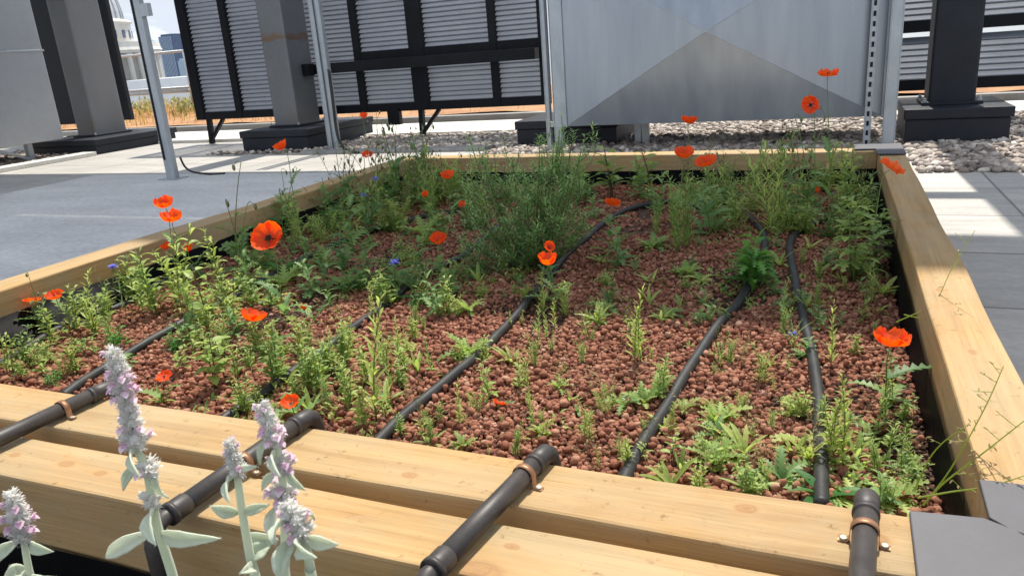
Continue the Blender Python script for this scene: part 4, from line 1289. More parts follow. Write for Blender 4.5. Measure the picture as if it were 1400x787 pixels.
CAT = [  # kind, base px, base py, height px (read off the photo), [spread]
 ('bud', 60, 455, 88), ('leafy', 75, 470, 60), ('leafy', 100, 455, 66), ('leafy', 180, 410, 72), ('bud', 172, 400, 60), ('leafy', 212, 432, 102), ('leafy', 190, 425, 60),
 ('leafy', 258, 428, 118), ('leafy', 246, 420, 85), ('broad', 284, 455, 92), ('leafy', 307, 402, 92), ('bud', 332, 372, 150), ('leafy', 318, 432, 62),
 ('leafy', 322, 450, 55), ('bud', 336, 318, 100), ('lobed', 345, 325, 70), ('bud', 409, 292, 105), ('lobed', 400, 300, 60), ('big', 392, 375, 46), ('lobed', 445, 398, 66),
 ('lobed', 425, 405, 55), ('lobed', 470, 372, 60), ('wispy', 485, 330, 128), ('bud', 500, 320, 120), ('lobed', 480, 335, 80), ('wispy', 528, 285, 128), ('bud', 545, 280, 120),
 ('wispy', 515, 290, 120), ('wispy', 560, 275, 100), ('bud', 585, 262, 102), ('lobed', 583, 262, 80), ('spike', 511, 430, 46), ('lobed', 498, 388, 58), ('wispy', 581, 415, 75),
 ('lobed', 545, 395, 62), ('big', 541, 408, 26), ('lobed', 560, 400, 56), ('lobed', 575, 378, 58), ('leafy', 610, 430, 56), ('lobed', 600, 430, 62), ('rosette', 640, 425, 34),
 ('feather', 772, 428, 58), ('spike', 742, 428, 66), ('lobed', 845, 368, 68), ('lobed', 830, 350, 60), ('wispy', 865, 462, 84), ('rosette', 828, 425, 38), ('lobed', 835, 415, 40),
 ('feather', 925, 348, 108), ('feather', 935, 340, 92), ('rosette', 897, 340, 34), ('lobed', 812, 298, 44), ('broad', 838, 270, 72), ('broad', 888, 270, 70), ('lobed', 970, 322, 88),
 ('lobed', 958, 316, 76), ('fern', 1028, 400, 92), ('fern', 1022, 392, 70), ('feather', 1058, 318, 150), ('wispy', 1072, 310, 160), ('dry', 1050, 310, 90), ('wispy', 1098, 292, 130),
 ('bud', 1105, 296, 135), ('lobed', 1080, 296, 86), ('palmate', 1172, 382, 118), ('palmate', 1190, 360, 80), ('leafy', 1164, 286, 92), ('leafy', 1150, 276, 80), ('feather', 1192, 412, 64),
 ('feather', 1072, 455, 44), ('seedling', 1125, 418, 18), ('wispy', 1180, 436, 70), ('seedling', 960, 414, 22), ('lobed', 960, 420, 28),
 ('rosette', 640, 484, 44, 1), ('rosette', 648, 480, 36, 1), ('seedling', 699, 492, 40), ('spike', 592, 510, 50), ('spike', 557, 474, 32), ('rosette', 764, 528, 24), ('spike', 725, 558, 54),
 ('feather', 648, 562, 40), ('feather', 592, 608, 46), ('feather', 704, 622, 48), ('rosette', 634, 612, 26), ('spike', 868, 492, 108), ('spike', 876, 490, 80), ('rosette', 853, 548, 42),
 ('rosette', 897, 538, 44), ('rosette', 880, 545, 36), ('feather', 797, 492, 34), ('spike', 736, 460, 44), ('spike', 747, 462, 40), ('spike', 985, 502, 36), ('seedling', 1053, 496, 22), ('lobed', 1101, 484, 40),
 ('rosette', 1098, 486, 28), ('spike', 1136, 498, 92), ('seedling', 910, 585, 28), ('broad', 920, 630, 44), ('rosette', 985, 622, 34), ('seedling', 976, 576, 34), ('dry', 1024, 592, 48),
 ('wispy', 1030, 600, 50), ('leafy', 1048, 664, 34), ('leafy', 906, 655, 34), ('spike', 1150, 630, 134), ('leafy', 1140, 625, 100), ('big', 1130, 684, 60), ('rosette', 1165, 690, 55), ('rosette', 1218, 684, 58),
 ('rosette', 1228, 676, 52), ('lobed', 1205, 690, 60), ('feather', 1215, 690, 50), ('leafy', 1215, 548, 50), ('leafy', 1212, 610, 56), ('lobed', 1217, 510, 44), ('leafy', 1170, 484, 36), ('leafy', 1240, 596, 40),
 ('lobed', 1235, 640, 48), ('dry', 1225, 650, 60), ('dry', 1110, 600, 60), ('feather', 1122, 590, 60), ('leafy', 40, 505, 60), ('leafy', 12, 512, 56), ('feather', 90, 515, 46), ('leafy', 68, 512, 58),
 ('leafy', 105, 512, 50), ('clump', 30, 520, 34), ('clump', 78, 524, 30), ('broad', 292, 528, 78), ('broad', 308, 520, 70), ('broad', 250, 508, 38), ('seedling', 219, 545, 36), ('leafy', 326, 516, 58), ('leafy', 380, 530, 86),
 ('leafy', 395, 522, 70), ('leafy', 436, 540, 78), ('leafy', 418, 528, 60), ('spike', 515, 578, 175), ('leafy', 474, 535, 56), ('leafy', 500, 532, 62), ('leafy', 470, 505, 60), ('leafy', 452, 515, 58), ('seedling', 571, 510, 40), ('leafy', 530, 512, 52),
 ('leafy', 545, 500, 46), ('spike', 523, 500, 90), ('lobed', 340, 400, 62), ('lobed', 375, 420, 40), ('clump', 300, 485, 40), ('clump', 240, 478, 44), ('clump', 160, 470, 40), ('leafy', 130, 460, 56), ('leafy', 150, 440, 58),
 ('feather', 265, 438, 56), ('clump', 60, 500, 44), ('rosette', 380, 575, 30), ('seedling', 345, 590, 34), ('rosette', 165, 500, 36),
]
for c in CAT:
    if c[0] in ('rosette', 'seedling', 'clump', 'big', 'dry'): plant_px(c[0], c[1], c[2], c[3] * .95)
    else: plant_px(*c[:4], sxy=1.0 if c[3] < 90 else .8)

# scattered volunteers: denser towards the far left and along the back, as in the photo
def scatter(n, pts, kinds, hr):
    (x0, y0), (x1, y1) = pts
    for i in range(n):
        p = onz(rnd.uniform(x0, x1), rnd.uniform(y0, y1), SOIL)
        if not inbed(p.x, p.y): continue
        plant(rnd.choice(kinds), p.x, p.y, rnd.uniform(*hr))
scatter(56, ((380, 262), (660, 330)), ['lobed', 'clump', 'feather', 'leafy', 'clump', 'wispy'], (.08, .19))
scatter(46, ((320, 320), (620, 420)), ['lobed', 'clump', 'rosette', 'clump', 'lobed'], (.06, .12))
scatter(10, ((60, 430), (330, 500)), ['leafy', 'clump', 'seedling', 'feather', 'clump'], (.06, .12))
scatter(38, ((560, 250), (900, 282)), ['lobed', 'clump', 'bud', 'leafy', 'broad'], (.08, .18))
scatter(60, ((880, 255), (1200, 330)), ['lobed', 'feather', 'clump', 'leafy', 'wispy'], (.07, .17))
scatter(35, ((1050, 330), (1215, 460)), ['clump', 'feather', 'seedling', 'lobed'], (.04, .09))
scatter(60, ((560, 400), (1000, 650)), ['seedling', 'seedling', 'spike', 'rosette', 'feather', 'dry'], (.018, .045))
scatter(46, ((900, 560), (1250, 690)), ['seedling', 'leafy', 'dry', 'feather', 'clump', 'rosette'], (.025, .07))
scatter(28, ((340, 470), (560, 580)), ['seedling', 'leafy', 'spike', 'clump'], (.03, .07))
scatter(28, ((800, 330), (1000, 450)), ['seedling', 'rosette', 'lobed', 'clump'], (.03, .07))
scatter(38, ((600, 340), (760, 420)), ['clump', 'seedling', 'lobed'], (.03, .07))

scatter(40, ((440, 245), (640, 300)), ['wispy', 'bud', 'feather', 'wispy', 'spike'], (.14, .30))
scatter(22, ((330, 300), (560, 360)), ['wispy', 'bud', 'spike', 'feather'], (.10, .22))
scatter(26, ((860, 250), (1190, 300)), ['wispy', 'bud', 'feather', 'spike', 'wispy'], (.12, .28))
scatter(8, ((60, 410), (330, 480)), ['bud', 'spike', 'wispy', 'leafy'], (.10, .18))
scatter(26, ((560, 420), (1220, 640)), ['spike', 'feather', 'wispy', 'wispy', 'dry'], (.04, .10))

scatter(46, ((430, 430), (920, 645)), ['leafy', 'wispy', 'spike', 'feather', 'leafy', 'dry'], (.035, .10))
scatter(16, ((330, 470), (560, 570)), ['leafy', 'spike', 'leafy'], (.05, .11))

# labels that single each weed out: strip between the hoses, counted from the front
hx = [sum(p.x for p in h) / len(h) for h in hoses]        # right to left
def strip_of(x, y):
    k = 0
    for h in hoses:
        q = min(h, key=lambda p: abs(p.y - y))
        if x < q.x: k += 1
    return k
STRIP = ['along the right timber', 'between first and second hose from right', 'between second and third hose from right', 'between third and fourth hose from right',
         'between fourth and fifth hose from right', 'between fifth and sixth hose from right', 'along the left timber']
ORD = ['frontmost', 'second', 'third', 'fourth', 'fifth', 'sixth', 'seventh', 'eighth', 'ninth', 'tenth', 'eleventh', 'twelfth', 'thirteenth', 'fourteenth', 'fifteenth', 'sixteenth',
       'seventeenth', 'eighteenth', 'nineteenth']
for ten, tw in (('twentieth', 'twenty'), ('thirtieth', 'thirty'), ('fortieth', 'forty'), ('fiftieth', 'fifty')):
    ORD += [ten] + [tw + '-' + w_ for w_ in ('first', 'second', 'third', 'fourth', 'fifth', 'sixth', 'seventh', 'eighth', 'ninth')]
byk = {}
for kind, t in PLANTED: byk.setdefault((kind, strip_of(t.location.x, t.location.y)), []).append(t)
for (kind, s_), lst in byk.items():
    lst.sort(key=lambda t: t.location.y)
    for i, t in enumerate(lst):
        o_ = (ORD[i] if i == 0 else ORD[min(i, len(ORD) - 1)] + ' from front')
        t['label'] = KINDS[kind][4] + ', ' + o_ + ', ' + STRIP[s_]

# creeping ground cover under the taller weeds
mb = MB()
for i in range(2600):
    p = onz(rnd.uniform(20, 1220), rnd.uniform(255, 690), SOIL)
    if not inbed(p.x, p.y): continue
    n_ = mnoise.noise(Vector((p.x * 2.2, p.y * 2.2, 6)))
    lim = .10 if p.y > 1.9 else .30
    if p.x < -1.0: lim -= .12
    if n_ < lim: continue
    for k in range(rnd.randint(2, 5)):
        mb.blade((p.x + rnd.gauss(0, .006), p.y + rnd.gauss(0, .006), soilz(p.x, p.y) + .004), rnd.uniform(0, 6.28), rnd.uniform(.2, 1.2), rnd.uniform(.012, .032), rnd.uniform(.004, .009), .8, .2, 3, 'ovate', rnd.random())
o = mb.build('ground_cover', M['leaf']); tag(o, 'tiny creeping green leaves between the clay pebbles', 'ground cover', kind='stuff')

mb = MB()
for i in range(900):
    x = rnd.uniform(XL1 + .03, XR0 - .02); y = rnd.uniform(YF1 + .01, 2.6)
    z = soilz(x, y) + rnd.uniform(.006, .013)
    if rnd.random() < .6: mb.blade((x, y, z), rnd.uniform(0, 6.28), rnd.uniform(-.1, .35), rnd.uniform(.008, .022), rnd.uniform(.002, .006), rnd.uniform(-.3, .6), .3, 3, 'lance', rnd.random())
    else:
        a = rnd.uniform(0, 6.28); L = rnd.uniform(.012, .05)
        mb.tube([(x, y, z), (x + L * .5 * math.cos(a), y + L * .5 * math.sin(a), z + rnd.uniform(0, .006)), (x + L * math.cos(a + .3), y + L * math.sin(a + .3), z)], .0006, 4, rnd.random())
o = mb.build('plant_debris', M['dry']); tag(o, 'dry leaf bits and twigs lying on the clay pebbles', 'debris', kind='stuff')

# ---------------------------------------------------------------- rosemary
rb = onz(728, 368, SOIL)
rm = thing('rosemary_bush', 'big rosemary bush with upright needle covered branches in mid bed', 'bush', (rb.x, rb.y, soilz(rb.x, rb.y)))
wood, need = MB(), MB()
spine = [  # tip in photo pixels, depth offset from the base
 (640, 185, .02), (655, 205, .05), (633, 250, -.02), (648, 290, .0), (668, 235, .1), (690, 250, .06), (700, 215, .05), (715, 230, -.04), (738, 185, .02), (742, 215, .06), (757, 200, -.03), (765, 178, .03),
 (785, 178, .05), (795, 205, -.02), (800, 250, .04), (806, 290, .02), (780, 240, -.06), (762, 260, -.08), (720, 270, -.1), (690, 300, -.08), (665, 320, -.06), (650, 335, -.04), (810, 310, -.02), (790, 325, -.05), (735, 290, .12), (676, 285, .05),
 (705, 255, .1), (775, 215, .08), (748, 240, .02), (640, 365, -.04), (655, 385, -.08), (628, 330, .03), (690, 345, -.1), (725, 320, -.12), (770, 300, -.1)]
for (px, py, dy) in spine:
    tip = ony(px, py, rb.y + dy)
    b = Vector((rb.x + rnd.gauss(0, .008), rb.y + rnd.gauss(0, .008), soilz(rb.x, rb.y)))
    mid = b.lerp(tip, .45); mid.x = b.x + (tip.x - b.x) * .62; mid.y = b.y + (tip.y - b.y) * .6
    pts = smooth_path([b, mid, tip], 10)
    n = len(pts)
    wood.tube(pts, [.0042 - .0034 * i / (n - 1) for i in range(n)], 5)
    L = (tip - b).length
    axes = [(pts, .18, L)]
    for sb in range(6):
        t = rnd.uniform(.25, .9); bb = along(pts, t); a = rnd.uniform(0, 6.28); l2 = rnd.uniform(.05, .12)
        sp_ = smooth_path([bb, bb + Vector((math.cos(a) * l2 * .45, math.sin(a) * l2 * .45, l2 * .35)), bb + Vector((math.cos(a) * l2 * .6, math.sin(a) * l2 * .6, l2))], 6)
        wood.tube(sp_, .0009, 4); axes.append((sp_, .05, l2 * 1.2))
    for pp_, t0, l_ in axes:
        m_ = int(l_ / .0031)
        for k in range(m_):
            t = t0 + (1 - t0) * k / m_
            ln_ = rnd.uniform(.021, .038) * (1 - .3 * t)
            need.blade(along(pp_, t), k * 2.4 + rnd.uniform(-.4, .4), rnd.uniform(.0, .75), ln_, .0042, rnd.uniform(-.3, .4), -.2, 2, 'lance', max(0, min(1, rnd.gauss(.25 + .5 * t, .2))))
wood.build('branches', M['wood_stem'], rm, True)
need.build('needles', M['needle'], rm)

# ---------------------------------------------------------------- poppies
def petal_mesh(mb, rad, cup, ang0, spread, seed, open_, tint):
    nu, nv = 20, 9
    vs = []; fs = []; ts = []
    for j in range(nv + 1):
        v = j / nv
        for i in range(nu + 1):
            u = -1 + 2 * i / nu
            a = ang0 + u * spread * (v ** .35)
            rr = rad * math.sin(v * 1.3) / .9636 * (1 - .08 * u * u) * (1 + .16 * mnoise.noise(Vector((u * 3.5 + seed, 1, 0))) * v)
            e = open_ * v ** 1.2
            el = (PI / 2) * (1 - min(1, .25 + open_ * .75 * (.35 + .65 * v)))
            crinkle = rad * v ** 1.5 * (.07 * math.sin(u * 11 + seed) + .05 * math.sin(u * 23 + seed * 2) + .30 * mnoise.noise(Vector((u * 1.8 + seed, v * 1.5, 2))) + .12 * mnoise.noise(Vector((u * 6 + seed, v * 4, 7))))
            z = rad * cup * (1 - math.cos(v * 1.3)) / .7325 + crinkle * (.85 if cup > .45 else 1.0)
            vs.append((rr * math.cos(a), rr * math.sin(a), z))
            ts.append(min(1, max(0, .15 + .7 * v + .12 * math.sin(u * 22 + seed))))
    for j in range(nv):
        for i in range(nu):
            q = j * (nu + 1) + i; fs.append((q, q + 1, q + nu + 2, q + nu + 1))
    mb.add(vs, fs, ts)
def poppy(px, py, wpx, y, label, tilt=(0, 0, 1), cup=.55, base=None, mat='petal', leaves=5, petals=4, lie=False, lean=.0, eye=False):
    f = ony(px, py, y)
    rad = wpx / pxscale(f) / 2 * 1.04
    if base is None:
        bx = min(max(f.x + rnd.uniform(-.03, .03), XL1 + .04), XR0 - .03); by = min(max(f.y + rnd.uniform(-.02, .04), YF1 + .02), YB0 - .05)
    else: bx, by = base
    bz = soilz(bx, by)
    f.z = max(f.z, bz + .012)
    t = thing('poppy', label, 'poppy', (bx, by, bz), 'red poppies in the bed')
    up = Vector(tilt).normalized()
    mb = MB()
    q = f - up * rad * .12
    h = max(.02, f.z - bz)
    stem_pts = smooth_path([(bx, by, bz), (bx + (f.x - bx) * .25, by + (f.y - by) * .25, bz + h * .45), (q.x - up.x * .03, q.y - up.y * .03, q.z - max(.006, .03 * max(.2, up.z))), tuple(q)], 8) if not lie else [Vector((bx, by, bz + .002)), (Vector((bx, by, bz + .006)) + q) / 2, q]
    mb.tube(stem_pts, [.0015 - .0006 * i / (len(stem_pts) - 1) for i in range(len(stem_pts))], 6)
    mb.build('stem', M['stem'], t, True)
    rot = up.to_track_quat('Z', 'Y').to_matrix() @ Matrix.Rotation(rnd.uniform(0, 6.28), 3, 'Z')
    head = None
    for k in range(petals):
        mb = MB()
        petal_mesh(mb, rad * (1.0 if k < 2 else .93), cup * (1.0 if k < 2 else 1.12), (k % 2) * PI + (k // 2) * PI / 2, 1.05, rnd.uniform(0, 50), 1, .5)
        mb.v = [tuple(f + rot @ Vector(v)) for v in mb.v]
        mb.build('petal', M[mat], t, True)
    mb = MB()
    mb.ball(f + up * rad * .10, rad * (.11 if eye else .07), 1, 1, 1.2)
    for k in range(40 if eye else 14):
        a = k * 2.4; r_ = rad * (rnd.uniform(.11, .21) if eye else rnd.uniform(.07, .12))
        e = f + rot @ Vector((r_ * math.cos(a), r_ * math.sin(a), rad * rnd.uniform(.16, .26)))
        mb.tube([f + rot @ Vector((0, 0, rad * .03)), e], rad * .012, 3)
        mb.ball(e, rad * .035)
    mb.build('centre', M['eye'], t, True)
    if leaves:
        mb = MB()
        for k in range(leaves):
            L = rnd.uniform(.04, .09)
            b_ = along(stem_pts, rnd.uniform(.0, .45))
            mb.blade(b_, k * 2.4 + rnd.uniform(0, 1), rnd.uniform(.3, 1.1), L, L * .38, rnd.uniform(.5, 1.3), .25, 12, 'lobed', rnd.random())
        mb.build('leaves', M['leaf_blue'], t)
    return t
poppy(368, 327, 43, 1.45, 'largest open red poppy facing the camera near the left timber', (.25, -.72, .6), .5, eye=True)
poppy(226, 283, 26, 1.74, 'upper one of two touching poppies in front of the grey paving', (.1, -.25, .95), .75)
poppy(235, 302, 29, 1.70, 'lower one of two touching poppies in front of the grey paving', (.15, -.15, .9), .7)
poppy(76, 407, 23, 1.32, 'red poppy at the far left beside the shiny crumpled liner', (.1, -.2, .9), .6)
poppy(44, 412, 22, 1.30, 'faded orange poppy turned away at the far left corner of the bed', (-.2, .3, .9), .35, None, 'petal_pale')
poppy(229, 340, 13, 1.78, 'small half open red poppy left below the touching pair', (-.2, -.3, .9), 1.1)
poppy(257, 343, 15, 1.76, 'small half open red poppy right below the touching pair', (.2, -.2, .9), 1.1)
poppy(345, 438, 35, 1.30, 'wide orange red poppy seen from the side above a leafy weed', (.2, .25, .95), .65)
poppy(398, 553, 26, 1.0, 'low red poppy behind the elbow of the second pipe', (.1, -.3, .95), .6)
poppy(225, 516, 22, 1.04, 'low red poppy lying on the pebbles beside the tallest woolly spike', (.1, -.2, .95), .3, None, 'petal', 2)
poppy(749, 361, 27, 1.72, 'orange red poppy right below the rosemary bush', (.05, -.1, 1), .9)
poppy(750, 339, 16, 1.76, 'small red poppy just above another below the rosemary bush', (.5, -.4, .7), .6)
poppy(600, 332, 23, 1.95, 'orange cupped poppy left of the rosemary bush beside a blue flower', (.1, -.3, .95), .9)
poppy(612, 243, 19, 2.62, 'red poppy high left of the rosemary against the back timber', (.1, -.3, .9), .7)
poppy(582, 268, 10, 2.70, 'tiny red poppy bud opening far behind, left of the rosemary', (0, -.3, .9), 1.0)
poppy(632, 281, 10, 2.55, 'tiny red poppy peeping out at the left edge of the rosemary', (.2, -.5, .8), .7)
poppy(837, 279, 21, 2.52, 'ragged red poppy right of the rosemary above the long hose', (0, .5, .6), .3)
poppy(942, 169, 23, 2.92, 'cupped red poppy standing against the stones below the duct', (.1, 0, 1), .75)
poppy(935, 215, 28, 2.55, 'left one of two red poppies in front of the back timber', (.1, -.2, .95), .7)
poppy(966, 226, 30, 2.45, 'right one of two red poppies in front of the back timber', (-.1, -.2, .95), .55)
poppy(1109, 144, 24, 2.8, 'dark red poppy facing the camera in front of the duct', (-.25, -.9, .25), .35, eye=True)
poppy(1132, 104, 29, 2.5, 'highest red poppy standing in front of the duct', (0, -.12, 1), .42)
poppy(1218, 231, 34, 2.04, 'ragged salmon poppy leaning over the far right timber', (.5, .25, .7), .3, (.10, 2.05), 'petal_pale')
poppy(1217, 472, 46, 1.33, 'big orange poppy in the right near the right timber', (.1, .02, 1), .7)
poppy(387, 204, 20, 2.40, 'cupped red poppy in front of the middle column plinth', (-.3, -.2, .8), .95)
poppy(503, 213, 15, 2.85, 'small red poppy low before the pale paving behind the back left corner', (.2, -.4, .8), .5)
poppy(497, 161, 11, 3.0, 'tiny red poppy in front of the black bottom rail of the louvre screen', (.3, -.3, .9), .8)
poppy(683, 553, 19, 1.18, 'fallen ragged red poppy on the pebbles in the middle of the bed', (.1, .5, .6), .2, None, 'petal', 1)
poppy(1115, 261, 10, 2.95, 'tiny red poppy hidden in weeds near the back right corner', (.2, -.4, .8), .8)
poppy(416, 422, 9, 1.5, 'tiny red poppy bud over pebbles below the largest poppy', (.1, -.3, .9), 1.1, None, 'petal', 2)

# ---------------------------------------------------------------- cornflowers
def cornflower(px, py, wpx, y, label):
    f = ony(px, py, y); rad = wpx / pxscale(f) / 2
    bx = min(max(f.x + rnd.uniform(-.02, .02), XL1 + .04), XR0 - .03); by = min(f.y + rnd.uniform(-.02, .02), YB0 - .05)
    bz = soilz(bx, by); f.z = max(f.z, bz + .02)
    t = thing('cornflower', label, 'cornflower', (bx, by, bz), 'blue cornflowers in the bed')
    mb = MB(); pts = smooth_path([(bx, by, bz), ((bx + f.x) / 2 + .008, (by + f.y) / 2, (bz + f.z) / 2), tuple(f - Vector((0, 0, rad * .5)))], 8)
    mb.tube(pts, .0011, 5); mb.ball(f - Vector((0, 0, rad * .45)), rad * .3, 1, 1, 1.4); mb.build('stem', M['stem'], t, True)
    mb = MB()
    for k in range(26):
        a = k * 2.4; p_ = rnd.uniform(.1, 1.2)
        mb.blade(f, a, p_, rad * rnd.uniform(.8, 1.1), rad * .34, .5, .3, 4, 'lobed', rnd.random())
    mb.build('petals', M['blue'], t)
    mb = MB()
    for k in range(9):
        L = rnd.uniform(.03, .06); mb.blade(along(pts, .08 + .09 * k), k * 2.4, rnd.uniform(.6, 1.2), L, .005, .5, .2, 5, 'grass', rnd.random())
    mb.build('leaves', M['leaf_blue'], t)
cornflower(540, 360, 18, 1.75, 'blue cornflower in mid left of the bed, left of an orange poppy')
cornflower(498, 268, 13, 2.5, 'blue cornflower among the tall weeds of the back left corner')
cornflower(513, 246, 13, 2.7, 'upper blue cornflower at the back left corner of the bed')
cornflower(154, 366, 15, 1.5, 'blue cornflower in front of the left timber face')
cornflower(1084, 463, 14, 1.62, 'blue flower beside the hose nearest the right timber')

# ---------------------------------------------------------------- loose seeding stems over the right timber
tr = thing('seeding_grass', 'sprawling thin seed stems reaching over the right timber', 'weed', onz(1255, 668, SOIL))
mb = MB(); sd_ = MB()
def twig(pxs, y, r=.0011, sub=5):
    pts = smooth_path([ony(px, py, y + dy) for px, py, dy in pxs], 8)
    mb.tube(pts, [r * (1 - .6 * i / (len(pts) - 1)) for i in range(len(pts))], 5)
    for k in range(sub):
        t = .45 + .53 * k / sub; b_ = along(pts, t); L = rnd.uniform(.012, .034); a = rnd.uniform(0, 6.28)
        e = b_ + Vector((math.cos(a) * L * .7, math.sin(a) * L * .3, L * rnd.uniform(-.2, .8)))
        mb.tube([b_, e], .0005, 3)
        for q in range(3):
            g = b_.lerp(e, .5 + .25 * q); sd_.blade(g, rnd.uniform(0, 6.28), rnd.uniform(-.5, 1), .007, .0024, .2, .1, 3, 'lance', rnd.random())
twig([(1262, 690, 0), (1290, 660, -.02), (1340, 622, -.05), (1400, 575, -.08)], 1.0, .0016, 9)
twig([(1262, 690, 0), (1300, 640, -.02), (1345, 560, -.05), (1372, 500, -.08)], 1.02, .0013, 8)
twig([(1255, 680, 0), (1300, 672, -.03), (1350, 665, -.07), (1400, 650, -.1)], .98, .0014, 8)
twig([(1250, 670, 0), (1275, 620, 0), (1310, 590, -.02), (1330, 600, -.04)], 1.05, .0012, 8)
twig([(1236, 430, 0), (1270, 430, -.02), (1300, 370, -.05), (1333, 315, -.08)], 1.62, .0012, 5)
twig([(1225, 440, 0), (1260, 425, -.02), (1285, 415, -.03), (1306, 410, -.05)], 1.62, .0012, 7)
mb.build('stem', M['leaf_yellow'], tr); sd_.build('seed_head', M['dry'], tr)

# ---------------------------------------------------------------- lamb's ear spikes in the near bed
def woolly(label, pix, whorls, leaves, y=.45, pinkness=.5, group='woolly flower spikes in the near bed'):
    """pix: stem polyline in photo pixels bottom to top; whorls: (px,py,width px,height px); leaves: (px,py,tip px,tip py,width px,dy)"""
    base = ony(pix[0][0], pix[0][1], y)
    foot = Vector((base.x + .01, y - .01, .05))
    t = thing('woolly_flower', label, 'flower', foot, group)
    pts = smooth_path([foot, (foot + base) / 2 + Vector((.003, 0, 0))] + [ony(a, b, y) for a, b in pix], 6)
    mb = MB(); n = len(pts); sc = 1 / pxscale(base)
    mb.tube(pts, [.0054 - .0028 * i / (n - 1) for i in range(n)], 10)
    mb.build('stem', M['wool'], t, True)
    def fuzz(mb_, c, r, k, ln):
        for i in range(k):
            d = Vector((rnd.gauss(0, 1), rnd.gauss(0, 1), rnd.gauss(0, 1))).normalized()
            yaw = math.atan2(d.y, d.x); pit = math.asin(max(-1, min(1, d.z)))
            mb_.blade(c + d * r * rnd.uniform(.8, 1.0), yaw, pit, ln * rnd.uniform(.5, 1.2), .0006, .3, 0, 2, 'grass', rnd.uniform(.5, 1))
    for (px, py, wpx, hpx, pk) in whorls:
        c = ony(px, py, y); s_ = 1 / pxscale(c); rw = wpx * s_ / 2; hh = hpx * s_ / 2
        mb = MB(); mp_ = MB()
        nfl = max(7, int(8 * hpx / 18))
        for k in range(nfl):
            a = k * 2.399; zz = -hh + 2 * hh * (k + .5) / nfl
            taper = math.sqrt(max(.12, 1 - (zz / hh) ** 2 * .55)) * rnd.uniform(.78, 1.18)
            out_ = rw * taper
            d = Vector((math.cos(a), math.sin(a), .45)).normalized()
            cc = c + Vector((0, 0, zz))
            q = d.to_track_quat('Z', 'Y').to_matrix()
            # calyx: woolly cup with five pointed teeth
            mb.ball(cc + d * out_ * .5, rw * rnd.uniform(.28, .40), 1, 1, 1.4, rnd.uniform(.2, .9), q)
            for j in range(5):
                aa = 2 * PI * j / 5
                pz = cc + d * out_ * .72 + q @ Vector((math.cos(aa) * rw * .2, math.sin(aa) * rw * .2, 0))
                dv = (d + (q @ Vector((math.cos(aa), math.sin(aa), 0))) * .5).normalized()
                mb.blade(pz, math.atan2(dv.y, dv.x), math.asin(dv.z), rw * .36, rw * .16, .2, .2, 3, 'lance', rnd.uniform(.4, 1))
            fuzz(mb, cc + d * out_ * .58, rw * .38, 26, rw * .34)
            if rnd.random() < pk + .12:
                yw = math.atan2(d.y, d.x)
                b_ = cc + d * out_ * .8
                mp_.ball(b_ + d * rw * .08, rw * .2, 1, 1, 1.4, rnd.random(), q)
                mp_.blade(b_, yw, .9, rw * .55, rw * .5, .7, .4, 4, 'ovate', rnd.random())
                mp_.blade(b_, yw, .1, rw * .62, rw * .62, 1.3, .3, 5, 'ovate', rnd.random())
                mp_.blade(b_, yw + .9, .0, rw * .3, rw * .22, .9, .3, 4, 'ovate', rnd.random())
                mp_.blade(b_, yw - .9, .0, rw * .3, rw * .22, .9, .3, 4, 'ovate', rnd.random())
        wb = mb.build('calyx_whorl', M['woolbloom'], t, False)
        if mp_.v: mp_.build('florets', M['pink'], wb, True)
    for (px, py, tx, ty, wpx, dy) in leaves:
        a = ony(px, py, y); b = ony(tx, ty, y + dy)
        s_ = 1 / pxscale(a); wd = wpx * s_
        L = (b - a).length; d = (b - a).normalized()
        mb = MB(); nseg, nc = 14, 8
        vs = []; fs = []
        view = Vector((0, -1, .35))
        sd = d.cross(view); sd = sd.normalized() if sd.length > .05 else Vector((1, 0, 0))
        nr = sd.cross(d).normalized()
        if nr.z < 0 and abs(d.z) < .8: nr = -nr
        for i in range(nseg + 1):
            u = i / nseg
            hw = wd / 2 * (math.sin(PI * min(1, .06 + .92 * u ** .82)) ** .95) * (1 + .10 * mnoise.noise(Vector((u * 7, px * .3, ty))))
            if i == nseg: hw *= .2
            c = a.lerp(b, u) + nr * (L * .13 * math.sin(PI * u)) + Vector((0, 0, -L * .05 * u * u))
            for j in range(nc + 1):
                v = -1 + 2 * j / nc
                vs.append(c + sd * hw * v + nr * (hw * .45 * abs(v) ** 1.3 + hw * .22 * mnoise.noise(Vector((u * 5, v * 2, px))) - hw * .10 * math.exp(-(v / .12) ** 2)))
        for i in range(nseg):
            for j in range(nc):
                q = i * (nc + 1) + j; fs.append((q, q + 1, q + nc + 2, q + nc + 1))
        mb.add(vs, fs, [min(1, max(0, .35 + .45 * abs(-1 + 2 * (q_ % (nc + 1)) / nc) + .25 * mnoise.noise(Vector((q_ * .21, px, 3))) + (.25 if q_ % (nc + 1) == nc // 2 else 0))) for q_ in range(len(vs))])
        lo = mb.build('leaf', M['wool'], t, True)
        md = lo.modifiers.new('thick', 'SOLIDIFY'); md.thickness = .0016; md.offset = 0
        # woolly fringe along the leaf edge
        fz = MB()
        for i in range(90):
            k_ = rnd.randrange(len(vs)); p_ = vs[k_]
            fz.blade(p_, rnd.uniform(0, 6.28), rnd.uniform(-.5, 1.2), .0024, .0005, .3, 0, 2, 'grass', .8)
        fz.build('fringe', M['wool'], lo)
    return t
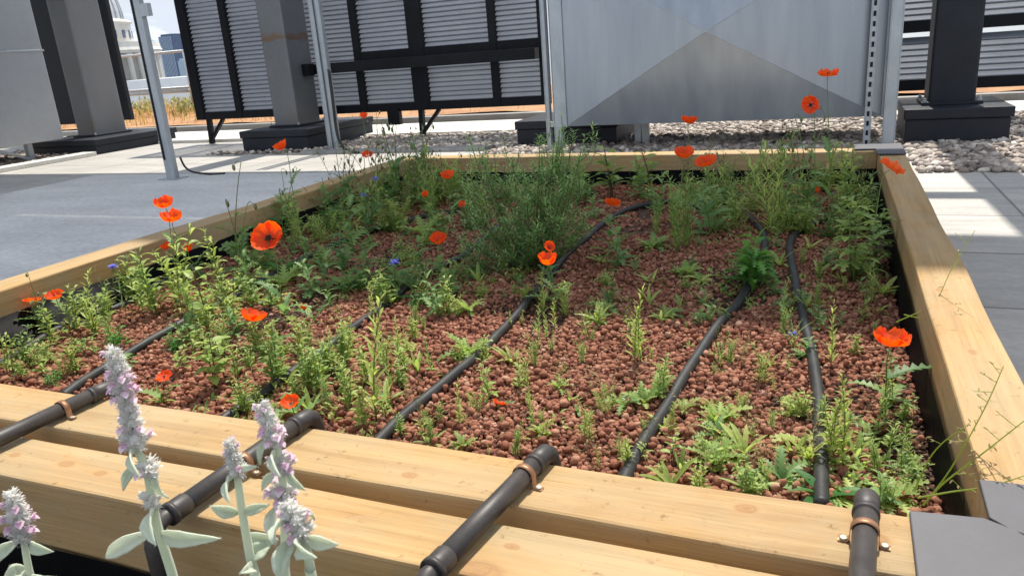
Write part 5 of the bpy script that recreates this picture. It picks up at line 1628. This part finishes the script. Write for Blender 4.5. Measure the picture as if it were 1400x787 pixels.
woolly('tallest woolly flower spike with pink florets left in the near bed', [(240, 800), (216, 722), (208, 681), (200, 641), (184, 606), (175, 560), (165, 520), (158, 486)],
       [(157, 490, 27, 24, .1), (161, 505, 33, 22, .25), (165, 522, 36, 22, .5), (170, 541, 36, 22, .6), (176, 562, 34, 20, .45), (180, 582, 38, 20, .5), (184, 604, 44, 22, .35), (203, 643, 38, 18, .15), (208, 684, 36, 20, .1)],
       [(212, 694, 212, 742, 27, -.03), (206, 728, 144, 758, 22, -.01), (222, 730, 300, 731, 22, .0), (190, 634, 168, 668, 15, -.01), (212, 645, 230, 678, 13, .01), (186, 612, 190, 648, 16, -.03)])
woolly('small grey woolly spike between the tall spike and the pink topped one', [(352, 800), (342, 760), (330, 690), (324, 645), (318, 612)],
       [(316, 612, 24, 20, .0), (319, 627, 30, 20, .05), (324, 643, 30, 20, .15)],
       [(320, 650, 313, 684, 17, -.03), (326, 700, 288, 690, 18, -.01), (334, 700, 368, 688, 14, .01), (328, 640, 352, 636, 9, .0), (342, 765, 372, 738, 22, .02), (346, 775, 328, 782, 16, -.02)], .44)
woolly('pink and white woolly spike standing before the second pipe', [(392, 800), (390, 740), (388, 678), (384, 638), (374, 590), (362, 558)],
       [(359, 562, 26, 22, .05), (366, 580, 32, 22, .35), (374, 600, 36, 22, .85), (385, 637, 38, 22, .7), (388, 678, 42, 26, .6)],
       [(364, 600, 355, 634, 10, -.01), (376, 645, 358, 668, 12, -.01), (393, 645, 417, 668, 12, .0), (378, 616, 382, 648, 16, -.03), (380, 690, 376, 742, 22, -.03), (380, 738, 332, 728, 20, .0)], .46)
woolly('pale green woolly head nearest the camera beside the pink spike', [(428, 800), (424, 775), (416, 735), (406, 712), (396, 694)],
       [(396, 698, 32, 20, .0), (402, 712, 40, 22, .05), (410, 728, 42, 20, .05)],
       [(405, 735, 382, 790, 26, -.03), (412, 738, 432, 758, 22, -.03), (418, 735, 462, 742, 20, .01), (395, 712, 370, 738, 22, -.03), (404, 700, 430, 708, 11, .02), (395, 740, 388, 800, 30, -.02)], .41)
woolly('woolly spike cut by the left edge of the photo', [(48, 805), (40, 780), (33, 742), (26, 710), (20, 684)],
       [(17, 682, 26, 20, .05), (22, 697, 34, 22, .4), (28, 716, 38, 22, .6), (30, 734, 38, 18, .2)],
       [(42, 742, 72, 752, 17, .0), (24, 740, -14, 775, 20, -.01), (36, 778, 4, 792, 26, -.02), (48, 790, 84, 786, 18, -.01), (14, 706, -10, 716, 12, .0)], .45)
